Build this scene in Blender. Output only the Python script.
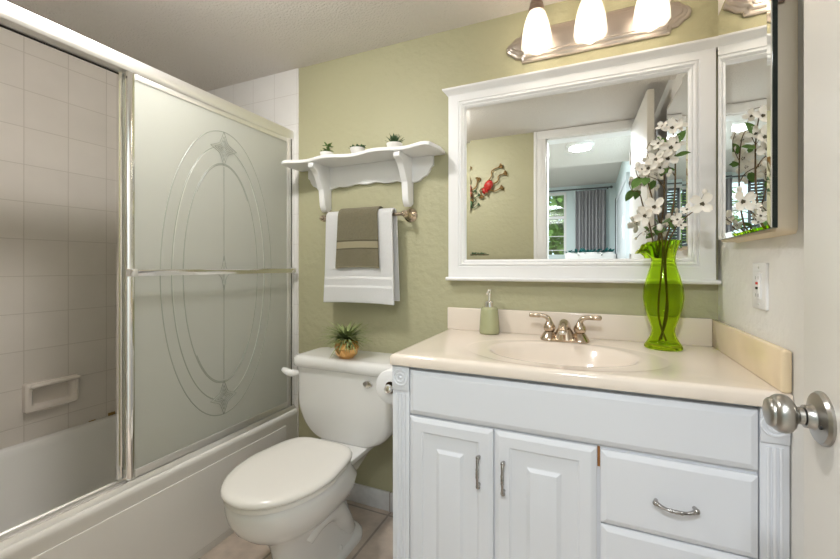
import bpy, bmesh, math, random
from mathutils import Vector, Matrix
for o in list(bpy.data.objects): bpy.data.objects.remove(o, do_unlink=True)
random.seed(7)
SC = bpy.context.scene
COL = SC.collection
PI = math.pi

# ------------------------------------------------------------------ camera, sky, large lights, exposure
CAM_Z = 1.114
cam_d = bpy.data.cameras.new('camera'); cam = bpy.data.objects.new('camera', cam_d); COL.objects.link(cam)
cam.location = (0, 0, CAM_Z)
cam.rotation_euler = (PI/2, 0, math.atan(171/391.5))
cam_d.sensor_width = 36; cam_d.lens = 391.5/840*36; cam_d.shift_y = -13.5/840
cam_d.clip_start = .01
SC.camera = cam

SC.view_settings.view_transform = 'Standard'; SC.view_settings.look = 'None'
SC.view_settings.gamma = 1; SC.view_settings.use_curve_mapping = False
SC.view_settings.exposure = 0.0
W = bpy.data.worlds.new('sky'); SC.world = W; W.use_nodes = True
W.node_tree.nodes['Background'].inputs[0].default_value = (.75, .9, 1, 1)
W.node_tree.nodes['Background'].inputs[1].default_value = 2.2

def area(name, loc, size, power, col, rot=(0, 0, 0), shape='DISK', size_y=None):
    l = bpy.data.lights.new(name, 'AREA'); l.shape = shape; l.size = size
    if size_y: l.size_y = size_y
    l.energy = power; l.color = col
    o = bpy.data.objects.new(name, l); o.location = loc; o.rotation_euler = rot; COL.objects.link(o)
    return o
CEIL = 2.12
area('hall_ceiling_lamp', (-.086, -.45, 2.105), .17, 24.0, (.90, .95, 1))
area('bedroom_ceiling_lamp', (-1.0, -1.75, 2.45), .8, 70.0, (.9, .96, 1))  # added fill hidden behind the hall ceiling edge to brighten the bedroom, no fixture
BULB_W = 18.0
DOME_W = 170.0     # emission strength of the bathroom ceiling dome

# ------------------------------------------------------------------ materials
def mat(name, col, rough=.5, metal=0, trans=0, ior=1.45, spec=.5, coat=0, bump=None, bscale=60, bstr=.2, noise=0, nscale=8, emit=None, es=0, sss=0, alpha=1, detail=3, sheen=0):
    m = bpy.data.materials.new(name); m.use_nodes = True
    nt = m.node_tree; p = nt.nodes['Principled BSDF']
    c = (*col, 1)
    p.inputs['Base Color'].default_value = c
    p.inputs['Roughness'].default_value = rough; p.inputs['Metallic'].default_value = metal
    p.inputs['Transmission Weight'].default_value = trans; p.inputs['IOR'].default_value = ior
    p.inputs['Specular IOR Level'].default_value = spec; p.inputs['Coat Weight'].default_value = coat
    p.inputs['Coat Roughness'].default_value = .08
    p.inputs['Sheen Weight'].default_value = sheen
    if sss:
        p.inputs['Subsurface Weight'].default_value = sss; p.inputs['Subsurface Radius'].default_value = (.01, .008, .006)
    if emit:
        p.inputs['Emission Color'].default_value = (*emit, 1); p.inputs['Emission Strength'].default_value = es
    tc = nt.nodes.new('ShaderNodeTexCoord')
    if noise:
        n = nt.nodes.new('ShaderNodeTexNoise'); n.inputs['Scale'].default_value = nscale; n.inputs['Detail'].default_value = 4
        nt.links.new(tc.outputs['Object'], n.inputs['Vector'])
        mx = nt.nodes.new('ShaderNodeMix'); mx.data_type = 'RGBA'
        mx.inputs[6].default_value = tuple(max(0, x*(1-noise)) for x in col)+(1,)
        mx.inputs[7].default_value = tuple(min(1, x*(1+noise)) for x in col)+(1,)
        nt.links.new(n.outputs['Fac'], mx.inputs[0]); nt.links.new(mx.outputs[2], p.inputs['Base Color'])
    if bump:
        if bump == 'voronoi':
            t = nt.nodes.new('ShaderNodeTexVoronoi'); t.feature = 'SMOOTH_F1'; out = 'Distance'
        else:
            t = nt.nodes.new('ShaderNodeTexNoise'); t.inputs['Detail'].default_value = detail; out = 'Fac'
        t.inputs['Scale'].default_value = bscale
        nt.links.new(tc.outputs['Object'], t.inputs['Vector'])
        b = nt.nodes.new('ShaderNodeBump'); b.inputs['Strength'].default_value = bstr; b.inputs['Distance'].default_value = .01
        nt.links.new(t.outputs[out], b.inputs['Height']); nt.links.new(b.outputs[0], p.inputs['Normal'])
    return m

def tile_mat(name, col, grout, sx, sy, ox, oy, axes, mortar=.01, rough=.15, noise=.04, nscale=6, bstr=.4):
    """square tiles from a brick texture; axes picks which object axes run along and up"""
    m = bpy.data.materials.new(name); m.use_nodes = True
    nt = m.node_tree; p = nt.nodes['Principled BSDF']; p.inputs['Roughness'].default_value = rough
    tc = nt.nodes.new('ShaderNodeTexCoord'); sp = nt.nodes.new('ShaderNodeSeparateXYZ'); cb = nt.nodes.new('ShaderNodeCombineXYZ')
    nt.links.new(tc.outputs['Object'], sp.inputs[0])
    for k, (ax, s, o) in enumerate(((axes[0], sx, ox), (axes[1], sy, oy))):
        ma = nt.nodes.new('ShaderNodeMath'); ma.operation = 'MULTIPLY_ADD'
        ma.inputs[1].default_value = 1/s; ma.inputs[2].default_value = -o/s + 50
        nt.links.new(sp.outputs[ax], ma.inputs[0]); nt.links.new(ma.outputs[0], cb.inputs[k])
    br = nt.nodes.new('ShaderNodeTexBrick'); br.offset = 0; br.squash = 1
    br.inputs['Scale'].default_value = 1; br.inputs['Brick Width'].default_value = 1; br.inputs['Row Height'].default_value = 1
    br.inputs['Mortar Size'].default_value = mortar; br.inputs['Mortar Smooth'].default_value = .3
    nt.links.new(cb.outputs[0], br.inputs['Vector'])
    br.inputs['Color1'].default_value = (*col, 1); br.inputs['Color2'].default_value = (*[c*.97 for c in col], 1); br.inputs['Mortar'].default_value = (*grout, 1)
    n = nt.nodes.new('ShaderNodeTexNoise'); n.inputs['Scale'].default_value = nscale; n.inputs['Detail'].default_value = 6
    nt.links.new(tc.outputs['Object'], n.inputs['Vector'])
    mr = nt.nodes.new('ShaderNodeMapRange'); mr.inputs[3].default_value = 1-noise*2; mr.inputs[4].default_value = 1+noise*2
    nt.links.new(n.outputs['Fac'], mr.inputs[0])
    mx = nt.nodes.new('ShaderNodeMix'); mx.data_type = 'RGBA'; mx.blend_type = 'MULTIPLY'; mx.inputs[0].default_value = 1
    nt.links.new(br.outputs['Color'], mx.inputs[6]); nt.links.new(mr.outputs[0], mx.inputs[7])
    nt.links.new(mx.outputs[2], p.inputs['Base Color'])
    b = nt.nodes.new('ShaderNodeBump'); b.inputs['Strength'].default_value = bstr; b.inputs['Distance'].default_value = .002; b.invert = True
    nt.links.new(br.outputs['Fac'], b.inputs['Height']); nt.links.new(b.outputs[0], p.inputs['Normal'])
    return m

M = {}
M['green'] = mat('green_paint', (.45, .43, .275), .55, bump='noise', bscale=34, bstr=.42, noise=.05, nscale=3, detail=2)
M['offwhite'] = mat('offwhite_textured_paint', (.80, .78, .74), .6, bump='noise', bscale=45, bstr=.3)
M['ceil'] = mat('popcorn_ceiling', (.76, .72, .675), .9, bump='noise', bscale=110, bstr=.75, detail=6)
M['bedwall'] = mat('pale_bedroom_paint', (.72, .82, .82), .7)
M['bedfloor'] = mat('bedroom_floor', (.45, .40, .34), .5, noise=.1)
M['trimwhite'] = mat('white_trim_paint', (.85, .84, .82), .35)
M['doorwhite'] = mat('door_paint', (.80, .765, .71), .4, noise=.015, nscale=4)
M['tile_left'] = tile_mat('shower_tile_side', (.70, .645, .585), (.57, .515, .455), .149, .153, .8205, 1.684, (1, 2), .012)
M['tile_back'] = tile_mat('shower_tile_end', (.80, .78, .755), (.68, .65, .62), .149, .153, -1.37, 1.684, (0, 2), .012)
M['floortile'] = tile_mat('floor_tile', (.60, .50, .42), (.36, .30, .25), .31, .31, -.83, 1.235, (0, 1), .018, .3, .22, 14, .5)
M['marble'] = tile_mat('baseboard_marble', (.72, .71, .71), (.42, .38, .35), .31, .31, -.835, -.2, (0, 2), .012, .25, .12, 20, .4)
M['white_gloss'] = mat('porcelain', (.86, .85, .83), .07, coat=.4)
M['seat'] = mat('toilet_seat_plastic', (.87, .845, .80), .16)
M['tub'] = mat('tub_enamel', (.82, .80, .765), .14, coat=.2)
M['cab'] = mat('white_thermofoil', (.725, .74, .775), .34)
M['cabframe'] = mat('white_cabinet_frame', (.69, .70, .735), .4)
M['rawwood'] = mat('raw_wood_gap', (.30, .13, .04), .7, noise=.2, nscale=30)
M['white'] = mat('white_satin', (.86, .855, .85), .38)
M['cream'] = mat('cultured_marble', (.81, .715, .615), .1, coat=.35, noise=.035, nscale=5)
M['cream_veined'] = mat('cultured_marble_veined', (.80, .645, .43), .12, coat=.3, noise=.16, nscale=7)
M['chrome'] = mat('chrome', (.86, .85, .83), .1, 1)
M['alum'] = mat('brushed_aluminium', (.88, .87, .85), .36, .85)
M['knobnickel'] = mat('satin_nickel_knob', (.40, .385, .36), .3, 1)
M['pull'] = mat('dark_pewter_pull', (.40, .385, .37), .22, 1)
M['nickel'] = mat('brushed_nickel', (.56, .54, .51), .26, 1)
M['nickelwarm'] = mat('warm_brushed_nickel', (.60, .50, .40), .17, 1)
M['pewter'] = mat('pewter_plate', (.56, .50, .46), .32, 1)
M['bronze'] = mat('brown_nickel', (.34, .26, .22), .32, 1)
M['mirror'] = mat('mirror_silver', (.93, .94, .93), .0, 1)
M['mirroredge'] = mat('dark_mirror_edge', (.007, .014, .012), .12)
M['beige'] = mat('beige_steel', (.78, .66, .48), .45)
M['dark'] = mat('dark_gap', (.02, .018, .016), .7)
M['towelw'] = mat('white_terry', (.88, .875, .87), .95, bump='noise', bscale=420, bstr=.8, sheen=.3)
M['towelg'] = mat('olive_terry', (.215, .185, .105), .95, bump='noise', bscale=420, bstr=.9, noise=.25, nscale=160, sheen=.2)
M['towelgb'] = mat('olive_band', (.29, .255, .165), .8, bump='noise', bscale=200, bstr=.2)
M['paper'] = mat('tissue_paper', (.86, .855, .85), .9, bump='noise', bscale=200, bstr=.1)
M['soapgreen'] = mat('sage_ceramic', (.40, .41, .235), .12, coat=.5, noise=.06)
M['leaf'] = mat('leaf_green', (.10, .20, .035), .5, noise=.3, nscale=60)
M['leafdark'] = mat('leaf_dark_green', (.05, .105, .04), .5, noise=.3, nscale=60)
M['leafgrey'] = mat('air_plant_green', (.26, .31, .12), .6, noise=.3, nscale=50)
M['red'] = mat('red_glaze', (.42, .02, .015), .18, coat=.5)
M['redpink'] = mat('dusty_red', (.42, .06, .06), .3)
M['goldbrown'] = mat('bronze_wire', (.28, .17, .06), .4, .6)
M['gold'] = mat('hammered_gold', (.72, .42, .16), .25, 1, noise=.15, nscale=40)
M['petal'] = mat('petal_white', (.82, .775, .69), .6, sss=.1)
M['stamen'] = mat('stamen_dark', (.10, .085, .05), .7)
M['stem'] = mat('brown_twig', (.12, .075, .03), .7)
M['potwhite'] = mat('white_pot', (.82, .80, .77), .4)
M['curtain'] = mat('grey_curtain', (.42, .41, .42), .8, noise=.06, nscale=30)
M['shutter'] = mat('dark_shutter', (.10, .11, .115), .5)
M['teal'] = mat('teal_leaf', (.03, .20, .19), .5, noise=.3, nscale=40)
M['wood'] = mat('dresser_wood', (.30, .17, .08), .45, noise=.25, nscale=9)
M['red_button'] = mat('red_button', (.6, .05, .03), .4)
M['bulb'] = mat('bulb_glow', (1, 1, 1), .4, emit=(1, .92, .80), es=BULB_W)
M['dome'] = mat('dome_glow', (1, 1, 1), .4, emit=(1, .98, .955), es=DOME_W)
M['led'] = mat('led_glow', (1, 1, 1), .4, emit=(1, .98, .94), es=5)
M['water'] = mat('water', (1, 1, 1), .0, trans=1, ior=1.33)
M['hedge'] = mat('sunlit_foliage', (.30, .46, .10), .6, noise=.5, nscale=6)  # bright leaf green base colour with strong noise mottling
M['bark'] = mat('bark', (.18, .12, .07), .8)
M['stain'] = mat('caulk_stain', (.35, .22, .07), .8)

def glass_mat(name, col, rough=0, ior=1.45):
    m = bpy.data.materials.new(name); m.use_nodes = True; nt = m.node_tree; nt.nodes.remove(nt.nodes['Principled BSDF'])
    g = nt.nodes.new('ShaderNodeBsdfGlass'); g.inputs['Color'].default_value = (*col, 1); g.inputs['Roughness'].default_value = rough; g.inputs['IOR'].default_value = ior
    nt.links.new(g.outputs[0], nt.nodes['Material Output'].inputs[0]); return m
def mix_mat(name, parts, bump=None, bscale=300, bstr=.2):
    """parts: list of (node type, dict of inputs, weight)"""
    m = bpy.data.materials.new(name); m.use_nodes = True; nt = m.node_tree; nt.nodes.remove(nt.nodes['Principled BSDF'])
    cur = None; tot = 0
    for ty, ins, w in parts:
        n = nt.nodes.new(ty)
        for k, v in ins.items(): n.inputs[k].default_value = v
        if cur is None: cur = n; tot = w
        else:
            mx = nt.nodes.new('ShaderNodeMixShader'); mx.inputs[0].default_value = w/(tot+w)
            nt.links.new(cur.outputs[0], mx.inputs[1]); nt.links.new(n.outputs[0], mx.inputs[2]); cur = mx; tot += w
    nt.links.new(cur.outputs[0], nt.nodes['Material Output'].inputs[0]); return m
M['vase'] = glass_mat('lime_glass', (.86, .96, .40), 0, 1.25)
M['frost'] = mix_mat('frosted_glass', [('ShaderNodeBsdfDiffuse', {'Color': (.82, .825, .785, 1)}, .32), ('ShaderNodeBsdfTranslucent', {'Color': (.88, .885, .84, 1)}, .50), ('ShaderNodeBsdfTransparent', {'Color': (.9, .92, .87, 1)}, .12), ('ShaderNodeBsdfGlossy', {'Color': (1, 1, 1, 1), 'Roughness': .35}, .06)])
M['etch'] = mix_mat('etched_line_glass', [('ShaderNodeBsdfDiffuse', {'Color': (.46, .48, .43, 1)}, .55), ('ShaderNodeBsdfTranslucent', {'Color': (.50, .52, .47, 1)}, .40), ('ShaderNodeBsdfGlossy', {'Color': (1, 1, 1, 1), 'Roughness': .4}, .05)])
M['etchlite'] = mix_mat('etched_bright_glass', [('ShaderNodeBsdfDiffuse', {'Color': (.80, .82, .76, 1)}, .5), ('ShaderNodeBsdfTranslucent', {'Color': (.80, .82, .75, 1)}, .45), ('ShaderNodeBsdfGlossy', {'Color': (1, 1, 1, 1), 'Roughness': .4}, .05)])
M['shade'] = mix_mat('alabaster_shade', [('ShaderNodeBsdfTranslucent', {'Color': (.85, .80, .73, 1)}, .07), ('ShaderNodeBsdfTransparent', {'Color': (1, .98, .95, 1)}, .62), ('ShaderNodeBsdfDiffuse', {'Color': (.85, .81, .76, 1)}, .20), ('ShaderNodeBsdfGlossy', {'Color': (1, 1, 1, 1), 'Roughness': .15}, .08)])
M['pane'] = mix_mat('window_glass', [('ShaderNodeBsdfTransparent', {'Color': (.93, .97, .96, 1)}, .93), ('ShaderNodeBsdfGlossy', {'Color': (1, 1, 1, 1), 'Roughness': 0}, .07)])

# ------------------------------------------------------------------ mesh helpers
def V(*a): return Vector(a)
def box(bm, x0, x1, y0, y1, z0, z1, bev=0, seg=2, mi=0):
    r = bmesh.ops.create_cube(bm, size=1, matrix=Matrix.Translation(((x0+x1)/2, (y0+y1)/2, (z0+z1)/2)) @ Matrix.Diagonal((x1-x0, y1-y0, z1-z0, 1)))
    vs = r['verts']; fs = {f for v in vs for f in v.link_faces}
    for f in fs: f.material_index = mi
    if bev:
        es = {e for v in vs for e in v.link_edges}
        r2 = bmesh.ops.bevel(bm, geom=list(es), offset=bev, segments=seg, profile=.5, affect='EDGES')
        for f in r2['faces']: f.material_index = mi
def loft(bm, rings, cap0=True, cap1=True, closed=True, mi=0):
    vr = [[bm.verts.new(p) for p in r] for r in rings]
    n = len(vr[0])
    for a, b in zip(vr, vr[1:]):
        for i in range(n if closed else n-1):
            f = bm.faces.new((a[i], a[(i+1) % n], b[(i+1) % n], b[i])); f.material_index = mi
    if cap0: bm.faces.new(list(reversed(vr[0]))).material_index = mi
    if cap1: bm.faces.new(vr[-1]).material_index = mi
    return vr
def frame_of(d):
    d = Vector(d).normalized(); u = d.cross((0, 0, 1))
    if u.length < 1e-4: u = Vector((1, 0, 0))
    u.normalize(); return d, u, u.cross(d).normalized()
def lathe(bm, prof, c, axis=(0, 0, 1), n=24, cap0=True, cap1=True, mi=0, sy=1):
    d, u, w = frame_of(axis); c = Vector(c)
    if Vector(axis).normalized().z > .999: u, w = Vector((1, 0, 0)), Vector((0, 1, 0))
    rings = [[c + d*h + u*(r*math.cos(2*PI*i/n)) + w*(r*sy*math.sin(2*PI*i/n)) for i in range(n)] for r, h in prof]
    return loft(bm, rings, cap0, cap1, mi=mi)
def smooth_path(pts, k=6):
    P = [Vector(p) for p in pts]; out = []
    for i in range(len(P)-1):
        p0 = P[max(0, i-1)]; p1 = P[i]; p2 = P[i+1]; p3 = P[min(len(P)-1, i+2)]
        for j in range(k):
            t = j/k
            out.append(.5*((2*p1)+(p2-p0)*t+(2*p0-5*p1+4*p2-p3)*t*t+(3*p1-p0-3*p2+p3)*t**3))
    out.append(P[-1]); return out
def tube(bm, pts, r, n=10, k=6, smooth=True, mi=0, cap=True, flat=1):
    P = smooth_path(pts, k) if smooth and len(pts) > 2 else [Vector(p) for p in pts]
    m = len(P); rr = r if isinstance(r, (list, tuple)) else [r]
    def rad(i):
        t = i/(m-1)*(len(rr)-1); a = int(min(t, len(rr)-2)) if len(rr) > 1 else 0
        return rr[0] if len(rr) == 1 else rr[a]+(rr[a+1]-rr[a])*(t-a)
    rings = []; u = None
    for i in range(m):
        d = (P[min(m-1, i+1)]-P[max(0, i-1)]).normalized()
        if u is None: _, u, w = frame_of(d)
        else:
            u = (u-d*u.dot(d)).normalized()
        w = u.cross(d)
        rings.append([P[i]+u*(rad(i)*math.cos(2*PI*j/n))+w*(rad(i)*flat*math.sin(2*PI*j/n)) for j in range(n)])
    loft(bm, rings, cap, cap, mi=mi)
def ball(bm, c, r, sx=1, sy=1, sz=1, seg=16, mi=0, rot=None):
    Mx = Matrix.Translation(c) @ (rot or Matrix.Identity(4)) @ Matrix.Diagonal((r*sx, r*sy, r*sz, 1))
    q = bmesh.ops.create_uvsphere(bm, u_segments=seg, v_segments=max(6, seg*2//3), radius=1, matrix=Mx)
    for f in {f for v in q['verts'] for f in v.link_faces}: f.material_index = mi
def prism(bm, pts, off, mi=0):
    """polygon pts (3-D) pushed along off"""
    o = Vector(off); return loft(bm, [[Vector(p) for p in pts], [Vector(p)+o for p in pts]], mi=mi)
def BM(): return bmesh.new()
ORG = {}
def obj(name, bm, m, parent=None, sharp=38, smooth=True, label=None, bevel=0, mods=None):
    bmesh.ops.remove_doubles(bm, verts=bm.verts, dist=1e-6)
    bmesh.ops.recalc_face_normals(bm, faces=bm.faces)
    if parent is not None and parent.name in ORG:
        bmesh.ops.translate(bm, verts=bm.verts, vec=-ORG[parent.name])
    if smooth:
        for f in bm.faces: f.smooth = True
        for e in bm.edges:
            if len(e.link_faces) != 2 or e.calc_face_angle(0) > math.radians(sharp): e.smooth = False
    me = bpy.data.meshes.new(name); bm.to_mesh(me); bm.free()
    for mm in (m if isinstance(m, (list, tuple)) else [m]): me.materials.append(mm)
    o = bpy.data.objects.new(name, me); COL.objects.link(o)
    if parent is not None:
        o.parent = parent
        if parent.name in ORG: ORG[o.name] = ORG[parent.name]
    if label: o['label'] = label
    if bevel:
        b = o.modifiers.new('bevel', 'BEVEL'); b.width = bevel; b.segments = 2; b.limit_method = 'ANGLE'
    return o
def tag(o, label, cat, group=None, kind=None):
    o['label'] = label; o['category'] = cat
    if group: o['group'] = group
    if kind: o['kind'] = kind
    return o
def thing(name, label, cat, loc=(0, 0, 0), group=None, local=False, kind=None):
    """an Empty at the thing's base; its parts are written in world coordinates unless local"""
    e = bpy.data.objects.new(name, None); e.empty_display_size = .05; COL.objects.link(e); e.location = loc
    if not local: ORG[e.name] = Vector(loc)
    return tag(e, label, cat, group, kind)
def recentre(o):
    """move a single-mesh thing's origin to the base of its own mesh (its look is unchanged: object textures only shift)"""
    vs = [v.co for v in o.data.vertices]
    c = Vector((sum(v.x for v in vs)/len(vs), sum(v.y for v in vs)/len(vs), min(v.z for v in vs)))
    for v in o.data.vertices: v.co -= c
    o.location = o.location + c
    return o
def single(name, bm, m, label, cat, group=None, **k):
    return recentre(tag(obj(name, bm, m, **k), label, cat, group))
def struct(name, bm, m, label, cat='room', parent=None, **k):
    o = obj(name, bm, m, parent, **k)
    if parent is None: tag(o, label, cat, kind='structure')
    return o
def copy_tree(o, parent=None):
    c = o.copy(); COL.objects.link(c)
    if parent is not None: c.parent = parent
    for ch in list(o.children): copy_tree(ch, c)
    return c

# ------------------------------------------------------------------ room shell
BC0 = 2.57
YB, XR, XT, XL = 1.58, .385, -1.37, -2.13        # back wall, right wall, tub front / tile edge, tub far wall
YF, YH = .08, -.04                                # bathroom and hall faces of the doorway wall
DX0, DX1, DZ = -.31, .30, 2.06                    # doorway opening
b = BM(); box(b, XL-.1, XR+.1, YH, YB+.1, -.1, 0); struct('floor', b, M['floortile'], 'beige stone tile bathroom floor with grout lines')
b = BM(); box(b, XL-.1, XR+.1, YH, YB+.1, CEIL, CEIL+.1); struct('ceiling', b, M['ceil'], 'greyish white popcorn textured bathroom ceiling')
b = BM(); box(b, XT, XR+.1, YB, YB+.1, 0, CEIL); struct('wall_back', b, M['green'], 'olive green textured wall behind the toilet and vanity')
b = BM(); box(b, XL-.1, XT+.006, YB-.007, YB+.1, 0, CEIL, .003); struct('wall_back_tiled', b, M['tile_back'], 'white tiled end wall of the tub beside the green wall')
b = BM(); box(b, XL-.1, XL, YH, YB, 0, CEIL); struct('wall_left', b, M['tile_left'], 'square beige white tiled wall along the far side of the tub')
b = BM(); box(b, XR, XR+.1, YF, YB, 0, CEIL); struct('wall_right', b, M['offwhite'], 'off-white textured side wall with the outlet')
b = BM()
box(b, -3.2, XL-.1, YH, YF, -.1, BC0); box(b, XL-.1, DX0, YH, YF, 0, CEIL); box(b, DX1, XR+.1, YH, YF, 0, CEIL); box(b, DX0, DX1, YH, YF, DZ, CEIL)
struct('wall_front', b, M['green'], 'olive green wall around the bathroom doorway seen in the mirror')
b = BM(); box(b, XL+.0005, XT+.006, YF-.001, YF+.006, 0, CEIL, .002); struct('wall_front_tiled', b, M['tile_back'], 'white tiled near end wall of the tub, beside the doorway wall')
b = BM()
cw = .083
for y0, y1 in ((YF, YF+.017), (YH-.017, YH)):
    box(b, DX0-cw, DX0+.004, y0, y1, 0, DZ, .004); box(b, DX1-.004, min(DX1+cw, XR-.002), y0, y1, 0, DZ, .004); box(b, DX0-cw, min(DX1+cw, XR-.002), y0, y1, DZ-.004, CEIL-.003, .004)
    ym = (y0+y1)/2 + (.006 if y0 > 0 else -.006)
    box(b, DX0-cw, DX0-cw+.022, ym-.008, ym+.008, 0, CEIL-.003, .004)
box(b, DX0-.001, DX0+.012, YH, YF, 0, DZ); box(b, DX1-.012, DX1+.001, YH, YF, 0, DZ); box(b, DX0, DX1, YH, YF, DZ-.012, DZ+.001)
struct('trim_1', b, M['trimwhite'], 'white door casing around the bathroom doorway seen in the mirror', 'trim')
b = BM(); box(b, XT+.012, -.545, YB-.011, YB, 0, .086, .003); struct('baseboard_back', b, M['marble'], 'pale grey marble tile baseboard under the green wall beside the vanity', 'baseboard')

# the open bathroom door
HX, HY, DL = .250, .10, .6235
dang = math.atan2(.0245, .623)
door = tag(bpy.data.objects.new('door_1', None), 'open white bathroom door with brushed nickel knob at the right edge', 'door', kind='structure'); COL.objects.link(door)
door.location = (HX, HY, 0); door.rotation_euler = (0, 0, -dang)
b = BM(); box(b, 0, .034, 0, DL, .012, DZ-.004, .002); obj('door_leaf', b, M['doorwhite'], door)
ky, kz = DL-.058, .919
b = BM(); lathe(b, [(.0338, 0), (.0338, .003), (.031, .0065), (.024, .008), (.0165, .0105), (.0145, .014), (.0143, .019)], (0, ky, kz), (-1, 0, 0), 32)
rose = obj('knob_rose', b, M['knobnickel'], door)
b = BM(); lathe(b, [(.0095, .0185), (.0095, .021)], (0, ky, kz), (-1, 0, 0), 20); obj('shank_ring', b, M['dark'], rose)
b = BM(); lathe(b, [(.0030, .006), (.0030, .0105)], (0, ky-.019, kz-.006), (-1, 0, 0), 12); obj('privacy_hole', b, M['dark'], rose)
b = BM(); lathe(b, [(.0112, .020), (.0108, .025), (.0118, .0262), (.0125, .028), (.0195, .0305), (.0240, .035), (.0252, .040), (.0244, .0455), (.0212, .0500), (.0192, .0512), (.0188, .0538), (.0165, .0562), (.0100, .0582), (0.003, .0590)], (0, ky, kz), (-1, 0, 0), 32)
obj('door_knob', b, M['knobnickel'], door)
b = BM(); lathe(b, [(.0338, 0), (.0338, .003), (.024, .008), (.0112, .014), (.0108, .028), (.0188, .0345), (.0245, .044), (.0205, .0545), (.003, .0615)], (.034, ky, kz), (1, 0, 0), 24); obj('far_knob', b, M['nickel'], door)
b = BM()
for zz in (.25, 1.05, 1.85): tube(b, [(-.004, -.004, zz-.045), (-.004, -.004, zz+.045)], .006, 10); 
obj('hinges', b, M['trimwhite'], door)

# ------------------------------------------------------------------ bedroom and hall behind the doorway
BY, BYC, HC2, BC = -4.0, -1.2, 2.14, 2.47
b = BM(); box(b, -3.2, 1.2, BY-.1, YH, -.1, 0); struct('floor_bedroom', b, M['bedfloor'], 'bedroom floor beyond the doorway')
b = BM(); box(b, -3.2, .46, BYC, YH, HC2, BC+.1); struct('ceiling_hall', b, M['ceil'], 'lower hall ceiling with the round light seen in the mirror')
b = BM(); box(b, -3.2, .46, BY-.1, BYC, BC, BC+.1); struct('ceiling_bedroom', b, M['ceil'], 'textured bedroom ceiling seen through the doorway')
b = BM(); box(b, .37, .46, BY-.1, YH, 0, BC); struct('wall_bedroom_right', b, M['bedwall'], 'pale bedroom side wall holding the closet door')
b = BM(); box(b, -3.2, -3.1, BY-.1, YH, 0, BC); struct('wall_bedroom_left', b, M['bedwall'], 'pale bedroom wall opposite the closet')
WX0, WX1, WZ0, WZ1 = -2.0, -.385, .9, 2.37
b = BM(); box(b, -3.1, WX0, BY-.1, BY, 0, BC); box(b, WX1, .37, BY-.1, BY, 0, BC); box(b, WX0, WX1, BY-.1, BY, 0, WZ0); box(b, WX0, WX1, BY-.1, BY, WZ1, BC)
struct('wall_bedroom_far', b, M['bedwall'], 'pale bedroom wall with the garden window')
b = BM()
for x in (WX0, -1.50, -1.08, WX1-.04): box(b, x, x+.04, BY-.06, BY+.015, WZ0, WZ1)
for z in (WZ0, 1.92, WZ1-.04): box(b, WX0, WX1, BY-.055, BY+.012, z, z+.045)
for z in (1.14, 1.38, 1.62, 2.1): box(b, WX0, WX1, BY-.05, BY-.03, z, z+.012)
win = struct('window_1', b, M['trimwhite'], 'white framed bedroom window with greenery behind it seen in the mirror', 'window')
b = BM(); box(b, WX0+.02, WX1-.02, BY-.045, BY-.04, WZ0+.02, WZ1-.02); obj('glass', b, M['pane'], win)
# shutters either side of the middle light
def shutter(x0, x1, label):
    t = thing('window_shutter', label, 'shutter', ((x0+x1)/2, BY+.03, WZ0), 'louvred shutters on the bedroom window')
    b = BM()
    for x in (x0, x1-.03): box(b, x, x+.03, BY+.02, BY+.045, WZ0, 2.33)
    for z in (WZ0, 2.29): box(b, x0, x1, BY+.02, BY+.045, z, z+.04)
    obj('frame', b, M['shutter'], t)
    b = BM(); n = 30
    for i in range(n):
        z = WZ0+.055+i*(1.34/n)
        prism(b, [(x0+.03, BY+.016, z), (x0+.03, BY+.05, z+.02), (x0+.03, BY+.05, z+.026), (x0+.03, BY+.016, z+.006)], (x1-x0-.06, 0, 0))
    obj('louvres', b, M['shutter'], t, smooth=False)
shutter(-1.06, -.86, 'dark louvred shutter nearest the grey curtain on the bedroom window')
shutter(-1.93, -1.52, 'wider dark louvred shutter at the far end of the bedroom window')
# curtain and rod
b = BM(); n = 90
rings = []
for z, sc in ((.25, 1.0), (1.2, 1.0), (2.0, .98), (2.36, .92)):
    r = [(-.24+.46*i/n*1.0+.004*math.sin(i), BY+.10+.028*sc*math.sin(i*.62)+.010*math.sin(i*1.9), z) for i in range(n+1)]
    r += [(p[0], p[1]+.004, p[2]) for p in reversed(r)]
    rings.append(r)
loft(b, rings); single('curtain', b, M['curtain'], 'grey pleated curtain beside the bedroom window seen in the mirror', 'curtain')
t = thing('curtain_rod', 'dark curtain rod above the grey curtain seen in the mirror', 'curtain rod', (-.6, BY+.1, 2.385))
b = BM(); tube(b, [(-2.1, BY+.1, 2.39), (.3, BY+.1, 2.39)], .011); obj('rod', b, M['shutter'], t)
for x in (-2.1, .3):
    b = BM(); ball(b, (x, BY+.1, 2.39), .022, seg=12); obj('finial', b, M['shutter'], t)
for x in (-2.05, .25):
    b = BM(); box(b, x-.01, x+.01, BY-.001, BY+.11, 2.375, 2.388); obj('bracket', b, M['shutter'], t)
# closet door with a crescent pull
cd = tag(bpy.data.objects.new('door_2', None), 'pale closet door with a white crescent pull seen in the mirror', 'door', kind='structure'); COL.objects.link(cd); ORG[cd.name] = Vector((0, 0, 0))
b = BM(); box(b, .345, .372, -3.25, -1.55, .02, 2.03, .003); box(b, .335, .372, -3.31, -3.25, 0, 2.03); box(b, .335, .372, -1.55, -1.5, 0, 2.03); box(b, .335, .372, -3.31, -1.5, 2.03, 2.10); obj('closet_panel', b, mat('grey_closet', (.62, .66, .68), .4), cd)
b = BM(); tube(b, [(.343, -1.87+.10*(-math.cos(a)), 1.57+.15*math.sin(a)) for a in [(-PI*.42+PI*.84*i/8) for i in range(9)]], [.004, .016, .004], 8); obj('crescent_pull', b, M['led'] if False else M['white'], cd)
b = BM(); box(b, .334, .3725, -3.50, -3.31, 0, 2.12); obj('dark_gap', b, M['dark'], cd)
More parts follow.
